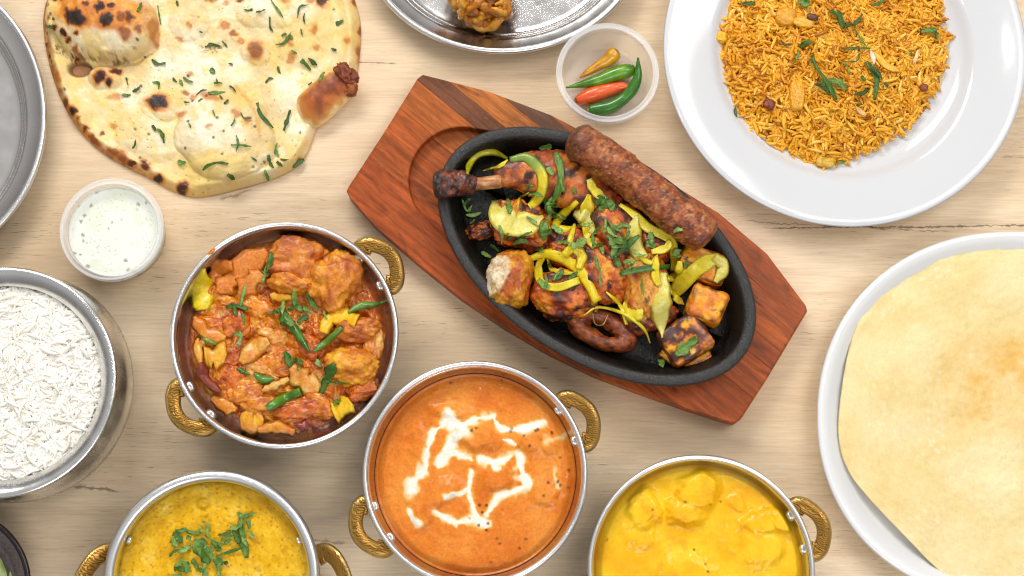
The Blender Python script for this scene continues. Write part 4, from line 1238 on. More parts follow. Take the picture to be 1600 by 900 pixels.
# ------------------------------------------------------------------ grilled meat
def c_tandoori(org=(220, 112, 20), yel=(236, 158, 40), dark=(112, 42, 18), char=(44, 24, 20), ch=.15, bias=0.):
    def fn(d, nz, nf, seed):
        a = fbm(d * 1.8, 5, seed + 2, .6) + bias
        c = ramp(a, [(-.55, dark), (-.2, (186, 80, 20)), (.05, org), (.4, yel)])
        b_ = fbm(d * 2.6, 5, seed + 6, .65)
        ch2 = ch - .07
        c = mix(c, s2l(dark), .85 * sstep(ch2, ch2 + .14, b_))
        c = mix(c, s2l(char), .92 * sstep(ch2 + .13, ch2 + .26, b_))
        return mix(c, s2l((110, 46, 20)), .35 * sstep(.15, .5, nf))
    return fn
def c_tikka_cut(d, nz, nf, seed):
    c = c_tandoori((212, 138, 22), (226, 160, 40), (170, 92, 14), (140, 70, 12), .3)(d, nz, nf, seed)
    q = (d @ np.array([-.62, .05, .78])) + .12 * fbm(d * 3, 3, 5)
    m = sstep(.80, .88, q)
    return mix(c, ramp(fbm(d * np.array([3, 12, 3]), 3, 2), [(-.5, (206, 168, 110)), (.4, (240, 222, 190))]), m)
tz = .030
meats = [((797, 436), (37, 46), 12, .033, .019, c_tikka_cut, 101, 'golden chicken tikka piece with a white cut face at the left of the iron dish', .16, 2.4),
         ((812, 352), (48, 38), 18, .030, .016, c_tandoori(), 102, 'tandoori chicken piece under the big pale onion crescent', .3, 2.3),
         ((750, 361), (24, 14), -12, .026, .009, c_tandoori(ch=-.15), 103, 'dark shrivelled meat tip at the left of the iron dish', .35, 2),
         ((884, 462), (53, 42), 12, .031, .017, c_tandoori(ch=.1), 104, 'chicken piece with browned top left of the ring shaped patty', .22, 2.3),
         ((888, 388), (42, 34), 25, .030, .016, c_tandoori(ch=-.05), 105, 'dark charred chicken piece in the middle of the iron dish', .25, 2.3),
         ((940, 425), (40, 52), -38, .034, .016, c_tandoori((210, 104, 30), ch=.12), 106, 'orange chicken piece with charred end between the onion loops', .22, 2.3),
         ((968, 362), (42, 60), -28, .034, .017, c_tandoori((200, 94, 28), ch=.08), 107, 'large blistered tandoori chicken piece beside the kebab', .22, 2.4),
         ((1008, 446), (36, 58), -6, .034, .017, c_tandoori((218, 140, 36), (230, 168, 70), ch=.25, bias=.15), 108, 'yellow orange chicken strip with fibres left of the long onion blade', .18, 2.5),
         ((1015, 380), (34, 40), -40, .032, .015, c_tandoori((190, 90, 30)), 109, 'small tandoori chicken piece under the long onion strip by the kebab', .25, 2.2),
         ((1010, 495), (48, 26), -8, .026, .013, c_tandoori((130, 56, 24), (150, 70, 30), ch=.05), 110, 'low brown meat piece under the square onion bit', .22, 2.2),
         ((860, 290), (30, 22), 30, .028, .013, c_tandoori(), 111, 'small tandoori chicken scrap beside the drumstick', .3, 2.2)]
for (c0, r, rot, z, rz, cf, sd, lab, amp, nn_) in meats:
    tag(blob('chicken_piece', c0, (r[0] * .96, r[1] * .96), rot, z + .003, rz, M['meat'], cf, seed=sd, amp=amp * 1.1, n=nn_ + .2, fine=.08, freq=1.9, flat=IF), lab, 'grilled meat', 'grilled meat pieces in the iron dish')

# ring patty
def patty():
    n, na = 80, 40
    a = np.linspace(0, 2 * np.pi, n, endpoint=False); b_ = np.linspace(0, 2 * np.pi, na, endpoint=False)
    A, B = np.meshgrid(a, b_, indexing='ij')
    m = mpp(940, 517, .03)
    d = np.stack([np.cos(A), np.sin(A), np.sin(B)], -1)
    nz = fbm(np.stack([np.cos(A) * 2 + np.cos(B), np.sin(A) * 2 + np.cos(B), np.sin(B) * 1.5], -1) * 1.3, 5, 7)
    r = 19 * (1 + .22 * nz)
    x = np.cos(A) * (38 + r * np.cos(B) * 1.0) * 1.02; y = np.sin(A) * (18 + r * np.cos(B) * .68) - 6 * np.cos(A)
    rot = R_(14)
    X = x * math.cos(rot) + y * math.sin(rot); Y = -x * math.sin(rot) + y * math.cos(rot)
    v = np.stack([P(940, 516, .027)[0] + X * m, P(940, 516, .027)[1] + Y * m, .028 + .011 * np.sin(B) * (1 + .2 * nz)], -1)
    v = v.reshape(-1, 3)
    j = np.arange(n)[:, None]; k = np.arange(na)[None]
    f = np.stack([j * na + k, ((j + 1) % n) * na + k, ((j + 1) % n) * na + (k + 1) % na, j * na + (k + 1) % na], -1).reshape(-1, 4)
    q = fbm(v * 260, 5, 12, .65)
    c = ramp(q, [(-.5, (70, 28, 18)), (-.1, (118, 52, 22)), (.2, (150, 72, 26)), (.5, (170, 92, 36))])
    return mk('meat_patty', v, f, M['kebab'], c)
tag(patty(), 'brown ring shaped meat patty at the lower edge of the iron dish', 'patty')

# seekh kebab
def kebab():
    n, na = 150, 64
    t = np.linspace(0, 1, n)
    a0, a1 = np.array([890, 210.]), np.array([1110, 376.])
    c2 = a0 + (a1 - a0) * t[:, None] + np.array([.6, -.77]) * (3 * np.sin(t * np.pi))[:, None]
    zc2 = np.interp(t, [0, .2, 1], [.062, .060, .056])
    c = np.array([P(x, y, z) for (x, y), z in zip(c2, zc2)])
    m = mpp(1000, 290, .055)
    cap = np.clip(np.minimum(t / .09, (1 - t) / .045), 0, 1); cap = np.sqrt(1 - (1 - cap) ** 2.4)
    rad = 30.5 * m * np.interp(t, [0, .1, .22, .4, .6, .8, 1], [.95, 1., 1.02, .96, 1.02, 1.0, .86]) * np.maximum(cap, .02)
    T = np.gradient(c, axis=0); T /= np.linalg.norm(T, axis=1)[:, None]
    B = np.cross(T, [0, 0, 1.]); B /= np.linalg.norm(B, axis=1)[:, None]; N = np.cross(B, T)
    a = np.linspace(0, 2 * np.pi, na, endpoint=False)
    dirn = B[:, None] * np.cos(a)[None, :, None] + N[:, None] * np.sin(a)[None, :, None]
    base = c[:, None] + dirn * rad[:, None, None]
    nz = fbm(base * 55, 5, 3); nf = fbm(base * 260, 4, 4)
    v = c[:, None] + dirn * (rad[:, None] * (1 + .18 * nz + .075 * nf))[..., None]
    tt = np.repeat(t[:, None], na, 1)
    q = fbm(base * 150, 5, 8, .65); w = fbm(base * 520, 3, 9)
    cc = ramp(q, [(-.5, (104, 46, 20)), (-.1, (142, 68, 32)), (.15, (162, 84, 38)), (.5, (186, 114, 54))])
    cc = mix(cc, s2l((196, 150, 92)), .7 * sstep(.28, .5, w))
    cc = mix(cc, s2l((66, 34, 26)), .8 * sstep(.25, .5, fbm(base * 380, 3, 14)))
    cc = mix(cc, s2l((72, 40, 30)), .6 * sstep(.2, .0, tt + .06 * nz))
    v = np.vstack([v.reshape(-1, 3), c[:1], c[-1:]]); cc = np.vstack([cc.reshape(-1, 3), cc[0, :1], cc[-1, :1]])
    j = np.arange(na); j2 = (j + 1) % na
    f = [grid_faces(n, na), np.stack([np.full(na, n * na), j2, j], -1), np.stack([np.full(na, n * na + 1), (n - 1) * na + j, (n - 1) * na + j2], -1)]
    return mk('seekh_kebab', v, f, M['kebab'], cc)
tag(kebab(), 'long brown minced meat kebab resting on the upper rim of the iron dish', 'kebab')

# drumstick
def drumstick():
    root = empty('chicken_drumstick', P(830, 285, IF), 'tandoori chicken drumstick with charred bone end over the left rim of the iron dish', 'drumstick')
    def body(name, pts, zz, rads, cf, n=90, na=48, amp=.14, fine=.06, seed=0, flat=.8, mat='meat', sc=90):
        q = catmull(pts, n); t = np.linspace(0, 1, n)
        z = np.interp(t, np.linspace(0, 1, len(zz)), zz)
        c = np.array([P(x, y, h) for (x, y), h in zip(q, z)])
        m = mpp(*pts[0], .04)
        rad = np.interp(t, np.linspace(0, 1, len(rads)), rads) * m
        for _ in range(4): rad[1:-1] = (rad[:-2] + 2 * rad[1:-1] + rad[2:]) / 4
        cap = np.clip(np.minimum(t / .06, (1 - t) / .06), 0, 1); rad = rad * np.maximum(np.sqrt(1 - (1 - cap) ** 2), .03)
        T = np.gradient(c, axis=0); T /= np.linalg.norm(T, axis=1)[:, None]
        B = np.cross(T, [0, 0, 1.]); B /= np.linalg.norm(B, axis=1)[:, None]; N = np.cross(B, T)
        a = np.linspace(0, 2 * np.pi, na, endpoint=False)
        dirn = B[:, None] * np.cos(a)[None, :, None] + N[:, None] * np.sin(a)[None, :, None] * flat
        b0 = c[:, None] + dirn * rad[:, None, None]
        v = c[:, None] + dirn * (rad[:, None] * (1 + amp * fbm(b0 * sc, 4, seed) + fine * fbm(b0 * 330, 3, seed + 1)))[..., None]
        cc = cf(np.repeat(t[:, None], na, 1), b0).reshape(-1, 3)
        v = np.vstack([v.reshape(-1, 3), c[:1], c[-1:]]); cc = np.vstack([cc, cc[:1], cc[-1:]])
        j = np.arange(na); j2 = (j + 1) % na
        f = [grid_faces(n, na), np.stack([np.full(na, n * na), j2, j], -1), np.stack([np.full(na, n * na + 1), (n - 1) * na + j, (n - 1) * na + j2], -1)]
        return mk(name, v, f, M[mat], cc, root)
    def cm(t, b0):
        a = fbm(b0 * 110, 5, 21, .6)
        c = ramp(a, [(-.5, (96, 38, 18)), (-.15, (170, 78, 24)), (.1, (208, 110, 32)), (.45, (226, 148, 60))])
        ch = fbm(b0 * 150, 4, 25)
        c = mix(c, s2l((86, 36, 24)), .8 * sstep(.1, .25, ch)); c = mix(c, s2l((40, 24, 24)), .9 * sstep(.28, .42, ch))
        return mix(c, s2l((70, 28, 18)), .7 * sstep(.14, .0, t))
    def ck(t, b0):
        a = fbm(b0 * 220, 5, 22, .65)
        c = ramp(a, [(-.5, (30, 18, 18)), (-.1, (70, 32, 22)), (.2, (112, 50, 30)), (.5, (150, 76, 44))])
        return mix(c, s2l((34, 24, 24)), .85 * sstep(.38, .1, t + .1 * a))
    def cb(t, b0):
        a = fbm(b0 * np.array([140, 500, 500]), 4, 23)
        return ramp(a, [(-.5, (130, 72, 40)), (0, (190, 126, 70)), (.5, (220, 176, 120))])
    body('meat', [(772, 282), (800, 272), (838, 272), (885, 282), (930, 306), (962, 330)], [.046, .044, .040, .038, .037, .034], [12, 22, 34, 42, 44, 36, 24], cm, seed=31)
    body('charred_knuckle', [(676, 290), (698, 288), (722, 286), (744, 291)], [.055, .055, .053, .05], [17, 21, 21, 18, 13], ck, n=60, amp=.3, fine=.16, seed=35, flat=.9, sc=150)
    body('bone', [(722, 290), (748, 287), (785, 283)], [.0525, .051, .049], [11, 10, 10, 11], cb, n=30, amp=.06, fine=.03, seed=37, flat=.9)
    return root
drumstick()

# paneer
def c_paneer(lo=.12, seed0=0):
    def fn(d, nz, nf, seed):
        a = fbm(d * 2.2, 5, seed, .6)
        c = ramp(a, [(-.5, (206, 104, 10)), (0, (230, 142, 14)), (.4, (244, 178, 26))])
        e = np.sort(np.abs(d), axis=1)[:, 1]                    # edges of the cube char first
        k = sstep(.72, .98, e + .25 * fbm(d * 3, 3, seed + 4))
        c = mix(c, s2l((120, 44, 16)), .9 * np.maximum(k, sstep(lo, lo + .2, fbm(d * 2.8, 5, seed + 8, .65))))
        return mix(c, s2l((46, 24, 24)), .85 * np.maximum(sstep(.9, 1.15, e + .25 * fbm(d * 3, 3, seed + 4)), sstep(lo + .22, lo + .36, fbm(d * 2.8, 5, seed + 8, .65))))
    return fn
for (c0, r, rot, z, rz, cf, sd, lab) in [((1103, 478), (29, 27), 22, .031, .013, c_paneer(.3), 202, 'bright yellow grilled paneer cube at the right of the iron dish'),
                                          ((1096, 416), (38, 25), 20, .031, .014, c_paneer(.15), 203, 'grilled paneer block between the kebab and the yellow cube'),
                                          ((1070, 532), (38, 33), -30, .029, .012, c_paneer(-.3), 201, 'charred paneer block with a coriander leaf near the bottom right of the iron dish'),
                                          ((1050, 562), (22, 9), 40, .023, .006, c_paneer(.15), 205, 'thin paneer slice at the lower left of the charred block'),
                                          ((1090, 566), (24, 9), -24, .023, .006, c_paneer(.15), 206, 'thin paneer slice at the lower right of the charred block')]:
    tag(blob('paneer_cube', c0, r, rot, z, rz, M['paneer'], cf, seed=sd, amp=.08, n=7, fine=.03, flat=IF), lab, 'paneer', 'paneer pieces in the iron dish')
bpy.context.view_layer.update()

# onion strips
YL = c_strip((222, 200, 30), (242, 226, 66)); PL = c_strip((220, 206, 84), (240, 230, 140), (236, 218, 60)); OL = c_strip((150, 150, 20), (196, 184, 40), (110, 130, 20)); YB = c_strip((224, 196, 16), (240, 216, 40))
def c_o2(t, s, v, seed):
    return mix(YL(t, s, v, seed), s2l((120, 156, 72)), sstep(.55, .3, t) * .9)
onions = [([(730, 274), (734, 256), (748, 240), (772, 237), (793, 248)], 11, OL, 'olive edged onion ring arc near the drumstick bone', (.4, .5)),
          ([(793, 250), (780, 260), (754, 267)], 7, YL, 'thin lower arc of the onion ring near the drumstick bone', (.5, .3)),
          ([(797, 250), (820, 246), (836, 258), (847, 274), (846, 298), (834, 318), (827, 323)], 17, c_o2, 'green to yellow onion strip curling over the drumstick', (.6, .6)),
          ([(775, 314), (784, 338), (802, 353), (826, 350), (849, 338)], 36, PL, 'big pale onion crescent left of centre on the grill', (.5, .15)),
          ([(809, 326), (812, 310), (826, 301)], 5, YB, 'thin yellow onion wisp above the big pale crescent', (.5, .5)),
          ([(920, 280), (928, 297), (946, 312)], 13, YL, 'short yellow onion strip beside the kebab', (.7, .5)),
          ([(902, 314), (886, 328), (869, 350), (882, 358), (916, 352)], 13, YB, 'hooked yellow onion strip in the middle of the grill', (.8, .4)),
          ([(920, 304), (916, 332), (922, 352)], 20, YB, 'bright yellow onion strip standing in the middle of the grill', (.4, .7)),
          ([(898, 330), (916, 340), (930, 366)], 26, PL, 'wide pale onion piece behind the hooked strip', (.5, .4)),
          ([(914, 348), (918, 368), (930, 386)], 14, YB, 'short yellow onion strip falling towards the lower onion loop', (.6, .8)),
          ([(898, 350), (892, 372), (890, 384)], 10, YL, 'narrow yellow onion strip left of the falling one', (.6, .6)),
          ([(968, 320), (992, 337), (1012, 356), (1046, 374), (1053, 398), (1052, 424)], 13, YL, 'long yellow onion strip running beside the kebab and bending down', (.5, .7)),
          ([(994, 338), (988, 364), (996, 392), (1010, 402)], 24, PL, 'wide pale onion strip in the right half of the grill', (.35, .5)),
          ([(1018, 394), (1040, 388), (1047, 376)], 11, YL, 'small curved onion strip under the bend of the long strip', (.7, .5)),
          ([(996, 400), (1018, 411), (1027, 397)], 10, YL, 'small hooked onion strip right of centre', (.6, .4)),
          ([(1026, 400), (1024, 430), (1030, 446)], 11, YB, 'narrow upright onion strip above the long onion blade', (.4, .8)),
          ([(827, 405), (853, 397), (880, 403), (902, 418), (920, 442), (936, 470)], 19, YB, 'long yellow onion strip widening downwards across the lower middle', (.5, 1.)),
          ([(847, 400), (841, 420), (847, 442), (871, 449), (905, 438)], 12, YL, 'curved yellow onion loop above the browned chicken piece', (.8, .8)),
          ([(882, 400), (895, 388), (909, 400), (905, 420)], 17, YB, 'small standing onion loop over the long yellow strip', (.7, .7)),
          ([(855, 404), (864, 422), (898, 428)], 9, YL, 'inner onion strip inside the lower loop', (.6, .6)),
          ([(1035, 426), (1033, 476), (1035, 528)], 29, PL, 'long leaf shaped onion blade pointing down', (.45, .1)),
          ([(1124, 404), (1108, 408), (1088, 421), (1064, 444), (1050, 462)], 22, YL, 'broad yellow onion strip across the paneer', (.7, .7)),
          ([(1116, 402), (1131, 418), (1118, 441)], 18, PL, 'rounded end of the onion strip on the far right paneer', (.8, .5)),
          ([(1048, 456), (1056, 466), (1069, 476)], 10, YL, 'tiny yellow onion tail left of the yellow paneer cube', (.8, .2)),
          ([(972, 482), (988, 486), (1005, 489)], 28, YL, 'square yellow onion piece in the lower middle', (.8, .9)),
          ([(947, 456), (969, 478), (979, 507)], 7, YL, 'thin curved onion thread above the ring shaped patty', (.5, .8)),
          ([(912, 493), (935, 480), (974, 490), (1005, 512), (1016, 536)], 7, YL, 'long thin onion thread over the ring shaped patty', (.3, .4)),
          ([(926, 490), (930, 506), (942, 507), (950, 492)], 2.2, c_strip((206, 170, 90), (226, 196, 120)), 'hair thin pale onion fibre on the ring shaped patty', (.6, .6)),
          ([(1044, 436), (1060, 428), (1062, 408)], 14, YL, 'yellow onion strip tucked under the bend near the paneer', (.6, .6))]
for k, (pts, w, cf, lab, tp) in enumerate(onions):
    tag(ribbon('onion_strip', pts, w * (1.08 if w > 9 else .9), M['pickled'], cf, n=26, thick=.0013, taper=tp, lift=.0016, cup=.35 if k % 2 else -.3, seed=70 + k, wob=.15, twist=.5 * (-1) ** k), lab, 'onion', 'onion strips on the grilled meat')
    if k % 8 == 7: bpy.context.view_layer.update()

# ------------------------------------------------------------------ naan
NC = smooth_closed([(68, 20), (69, 60), (78, 105), (90, 142), (100, 165), (112, 188), (132, 215), (160, 240), (198, 262), (240, 282), (270, 300), (302, 311), (340, 306), (400, 290), (445, 275), (472, 256), (485, 232), (493, 208), (505, 185), (530, 165),
                    (552, 140), (560, 112), (565, 60), (563, 28), (553, -5), (530, -45), (470, -88), (380, -112), (290, -118), (190, -100), (120, -62), (82, -20)], 520, 2)
CHAR = [  # x, y, rx, ry, rot, strength (1 black, .5 brown, .25 light)
    (133, 44, 23, 14, 20, 1), (111, 5, 12, 13, 0, .95), (143, 8, 7, 7, 0, 1), (161, 10, 7, 7, 0, 1), (197, -2, 18, 9, 0, .95), (171, 30, 10, 9, 20, 1), (181, 49, 12, 11, 10, 1), (187, 27, 7, 6, 0, .9), (213, 42, 8, 10, 0, .75), (207, 67, 12, 10, 0, .55),
    (227, 57, 7, 7, 0, .5), (202, 45, 8, 8, 0, .6), (151, 25, 7, 5, 0, .7), (97, 12, 5, 6, 0, 1), (111, 65, 6, 6, 0, .95), (118, 75, 6, 5, 0, .7), (134, 66, 5, 4, 0, .75), (96, 56, 5, 5, 0, .7), (89, 39, 4, 4, 0, .6), (76, 73, 4, 4, 0, .7), (79, 92, 3, 4, 0, .7),
    (127, 86, 6, 5, 0, .6), (124, 97, 5, 4, 0, .8), (72, 12, 9, 9, 0, .6), (68, 40, 5, 10, 0, .6), (162, 126, 13, 10, -20, .9), (176, 133, 6, 6, 0, 1), (185, 116, 10, 6, 10, .75), (95, 123, 6, 10, 0, .45), (107, 166, 8, 9, 0, .65), (120, 180, 8, 9, 0, 1), (131, 190, 4, 3, 0, .6),
    (165, 213, 4, 4, 0, .7), (252, 165, 18, 14, 5, 1), (250, 282, 10, 8, 30, 1), (288, 297, 9, 10, 30, .85), (292, 150, 5, 4, 0, .55), (304, 157, 7, 7, 0, .35), (334, 159, 20, 8, 20, .4), (181, 201, 6, 6, 0, .3), (353, 44, 9, 7, 0, .42), (366, 57, 7, 5, 0, .5),
    (377, 69, 7, 7, 0, .4), (403, 83, 12, 16, 5, .6), (455, 69, 7, 7, 0, .35), (457, 96, 6, 9, 0, .38), (493, 52, 6, 11, 20, .45), (496, 78, 5, 6, 0, .38), (544, 68, 8, 7, 0, .38), (505, 5, 10, 14, 0, .8), (487, 5, 6, 8, 0, .4), (448, 3, 11, 8, 0, .4), (377, 2, 7, 6, 0, .65),
    (330, 0, 12, 6, 0, .5), (562, 86, 6, 14, 0, .5), (375, 186, 8, 8, 0, .45), (392, 197, 6, 8, 0, .3), (335, 208, 6, 4, 0, .3), (355, 8, 6, 4, 0, .3), (245, 55, 8, 22, 0, .4), (288, 184, 9, 7, 0, .38), (300, 120, 5, 4, 0, .3), (282, 66, 6, 5, 0, .35), (300, 46, 6, 5, 0, .38),
    (183, 155, 14, 5, 0, .3), (230, 262, 9, 6, 30, .75), (195, 250, 14, 7, 30, .6), (150, 222, 13, 6, 42, .6), (210, 258, 8, 4, 30, .8), (138, 206, 5, 7, 40, .7), (180, 240, 12, 5, 30, .5), (470, 255, 8, 5, -40, .5), (565, 50, 3, 10, 0, .6), (555, 2, 4, 12, 0, .6)]
BUB = [(162, 38, 88, 62, 5, .019), (352, 215, 80, 70, 15, .011), (168, 126, 30, 20, 10, .004), (252, 165, 34, 26, 0, .0035), (405, 82, 26, 24, 0, .003), (480, 50, 40, 60, 10, .003), (230, 215, 60, 36, 30, .004), (430, 20, 60, 30, 0, .0035), (120, 180, 26, 30, 30, .003), (300, 40, 34, 30, 0, .003),
       (440, 150, 34, 40, 0, .0025), (345, 270, 60, 24, -15, .003)]
def h_naan(x, y, r):
    wx, wy = x + 9 * n2(x, y, 40, 3, 111), y + 9 * n2(x, y, 40, 3, 112)
    h = .0055 + .0026 * n2(x, y, 48, 5, 113, .55) + .0008 * n2(x, y, 13, 4, 114)
    for k, (cx, cy, rx, ry, ro, hh) in enumerate(BUB):
        e = edist(wx, wy, cx, cy, rx, ry, ro)
        h = h + 1.3 * hh * np.sqrt(np.clip(1 - e ** 2, 0, 1)) ** (1.0 if k < 2 else 1.6)
    # rolled, slightly raised border
    h = h + .003 * np.exp(-((r - .94) / .035) ** 2)
    d, t = segdist(x, y, [(140, 110), (175, 102), (215, 98), (245, 78)])
    h = h - .004 * sstep(9, 0, d)
    h = h - .007 * sstep(1.1, .5, edist(x, y, 127, 111, 20, 13))
    return h * np.sqrt(np.clip(1 - ((r - .93) / .07).clip(0, 1) ** 2, 0, 1)) + .001
def c_naan(x, y, r):
    a = n2(x, y, 50, 5, 121, .55)
    c = ramp(a, [(-.5, (222, 194, 138)), (-.1, (233, 212, 164)), (.2, (240, 225, 188)), (.5, (244, 234, 208))])
    c = mix(c, s2l((228, 192, 84)), .5 * sstep(.0, .35, n2(x, y, 60, 4, 123)))
    c = mix(c, s2l((238, 206, 116)), .5 * sstep(.05, .3, n2(x, y, 13, 4, 125)))
    # toasted blister top
    e = edist(x + 14 * n2(x, y, 20, 3, 127), y + 14 * n2(x, y, 20, 3, 128), 168, 26, 88, 44, 6)
    c = mix(c, ramp(n2(x, y, 14, 4, 129), [(-.4, (196, 104, 18)), (.4, (232, 156, 50))]), .92 * sstep(1.05, .6, e))
    ed = sstep(.93, .985, r + .015 * n2(x, y, 16, 3, 131))
    side = sstep(320, 180, x)
    c = mix(c, s2l((206, 132, 50)), ed * (.25 + .6 * side))
    c = mix(c, s2l((150, 76, 22)), .7 * ed * side * sstep(-.05, .3, n2(x, y, 16, 3, 132)))
    c = mix(c, s2l((128, 94, 66)), .95 * sstep(1.1, .85, edist(x + 3 * a, y, 127, 112, 20, 13)))
    d, t = segdist(x, y, [(95, 82), (112, 98), (145, 96), (175, 102), (215, 96), (232, 82)])
    sp = sstep(.05, .4, n2(x, y, 4.5, 4, 133) + .2 * sstep(10, 0, d)) * sstep(-.25, .25, n2(x, y, 22, 2, 150))
    c = mix(c, s2l((96, 62, 38)), .8 * sp * sstep(12, 0, d + 4 * n2(x, y, 9, 2, 151)))
    d, t = segdist(x, y, [(318, 80), (335, 84), (352, 72)])
    c = mix(c, s2l((120, 96, 72)), .7 * sstep(9, 2, d) * sstep(-.2, .3, n2(x, y, 3.5, 3, 134)))
    d, t = segdist(x, y, [(372, 140), (394, 165), (408, 195), (411, 222)])
    c = mix(c, s2l((206, 152, 60)), .5 * sstep(4, .5, d + 3 * n2(x, y, 10, 2, 152)))
    wx, wy = x + 5.5 * n2(x, y, 10, 4, 135), y + 5.5 * n2(x, y, 10, 4, 136)
    for (cx, cy, rx, ry, ro, stg) in CHAR:
        ex = edist(wx, wy, cx, cy, rx, ry, ro)
        near = ex < 2.2
        if not near.any(): continue
        col0, col1 = (s2l((226, 146, 44)), s2l((176, 92, 26))) if stg < .5 else (s2l((214, 126, 36)), s2l((128, 58, 22)))
        c = mix(c, col0, min(1, stg + .15) * .8 * sstep(1.45, .9, ex))
        c = mix(c, col1, min(1, stg + .2) * sstep(1.1, .6, ex))
        if stg > .6: c = mix(c, s2l((44, 28, 22)), (stg - .3) / .7 * sstep(.98, .55, ex + .25 * n2(x, y, 6, 3, 138)))
    sp = sstep(.07, .035, worley(x, y, 44, 21)) * sstep(0, .2, n2(x, y, 80, 2, 141))
    c = mix(c, s2l((52, 44, 40)), .8 * sp)
    fl = sstep(.075, .04, worley(x, y, 15, 27)) * sstep(-.1, .15, n2(x, y, 70, 2, 140)) * sstep(170, 260, x + .3 * y)
    return mix(c, s2l((84, 118, 40)), .8 * fl)
v, f, c = disc_px(NC, .0, h_naan, c_naan, 300, bottom=.0005)
naan_root = empty('naan', P(320, 95, 0), 'large charred naan bread flecked with coriander at the upper left', 'naan bread')
mk('bread', v, f, M['bread'], c, naan_root)
def flap():
    n, na = 70, 40
    t = np.linspace(0, 1, n)
    c2 = catmull([(470, 182), (490, 168), (515, 146), (536, 130), (548, 122)], n)
    z = np.interp(t, [0, .3, 1], [.004, .008, .012])
    c = np.array([P(x, y, q) for (x, y), q in zip(c2, z)])
    m = mpp(500, 150, .01)
    cap = np.clip(np.minimum(t / .2, (1 - t) / .05), 0, 1); cap = np.sqrt(1 - (1 - cap) ** 2)
    rad = m * np.interp(t, [0, .3, .7, 1], [31, 31, 28, 22]) * np.maximum(cap, .03)
    T = np.gradient(c, axis=0); T /= np.linalg.norm(T, axis=1)[:, None]
    B = np.cross(T, [0, 0, 1.]); B /= np.linalg.norm(B, axis=1)[:, None]; N = np.cross(B, T)
    a = np.linspace(0, 2 * np.pi, na, endpoint=False)
    dirn = B[:, None] * np.cos(a)[None, :, None] + N[:, None] * np.sin(a)[None, :, None] * .5
    b0 = c[:, None] + dirn * rad[:, None, None]
    vv = c[:, None] + dirn * (rad[:, None] * (1 + .06 * fbm(b0 * 90, 3, 3) + .02 * fbm(b0 * 500, 3, 5)))[..., None]
    vv[..., 2] = np.maximum(vv[..., 2], .0008)
    side = np.cos(a)[None] + .25 * fbm(b0 * 120, 3, 7)
    q = fbm(b0 * 160, 4, 9)
    cc = ramp(q, [(-.5, (120, 54, 20)), (0, (158, 78, 30)), (.5, (186, 102, 44))])
    tt = np.repeat(t[:, None], na, 1)
    k = np.maximum(sstep(.45, .9, np.abs(side)), sstep(.3, .05, tt + .12 * q))
    cc = mix(cc, s2l((214, 150, 66)), .8 * k)
    cc = mix(cc, s2l((238, 210, 150)), np.maximum(sstep(.78, 1.05, np.abs(side)), sstep(.17, .03, tt + .1 * q)))
    cc = mix(cc, s2l((96, 44, 26)), .7 * sstep(.78, .95, tt + .06 * q))
    vv = np.vstack([vv.reshape(-1, 3), c[:1], c[-1:]]); cc = np.vstack([cc.reshape(-1, 3), cc[0, :1], cc[-1, :1]])
    j = np.arange(na); j2 = (j + 1) % na
    f = [grid_faces(n, na), np.stack([np.full(na, n * na), j2, j], -1), np.stack([np.full(na, n * na + 1), (n - 1) * na + j, (n - 1) * na + j2], -1)]
    o = mk('curled_flap', vv, f, M['bread'], cc, naan_root)
    o['label'] = 'dark brown curled flap at the right edge of the naan'
flap()
for (c0, r, rot, cl, sd) in [((541, 117), (20, 13), 52, ((104, 44, 24), (138, 68, 34)), 5), ((549, 140), (8, 11), 20, ((130, 66, 26), (160, 90, 40)), 6)]:
    o = blob('torn_crust', c0, r, rot, .0165, .004, M['bread'], c_solid(*cl), seed=sd, amp=.42, freq=2.4, fine=.1, n=2.6, parent=naan_root)
    o['label'] = 'torn dark crust at the end of the curled flap'
bpy.context.view_layer.update()

# ------------------------------------------------------------------ coriander
GREENS = [((40, 78, 14), (76, 116, 30)), ((60, 98, 24), (108, 146, 56)), ((30, 60, 14), (58, 94, 28)), ((88, 124, 44), (142, 174, 88))]
def c_herb(k):
    lo, hi = GREENS[k % 4]
    def fn(t, s, v, seed):
        c = ramp(fbm(v * 500, 3, seed), [(-.5, lo), (.5, hi)])
        return mix(c, s2l(hi), .35 * sstep(.35, 0, np.abs(s)))
    return fn
USED = set()
def place_word(p, marks, skip=0):
    ds = sorted(marks, key=lambda q: math.hypot(p[0] - q[0], p[1] - q[1]))
    mx, my, nm = ds[skip]
    dx, dy = p[0] - mx, p[1] - my
    if math.hypot(dx, dy) < 9: return 'on ' + nm
    if abs(dx) > 1.8 * abs(dy): return ('right of ' if dx > 0 else 'left of ') + nm
    if abs(dy) > 1.8 * abs(dx): return ('below ' if dy > 0 else 'above ') + nm
    return ('below and ' if dy > 0 else 'above and ') + ('right of ' if dx > 0 else 'left of ') + nm
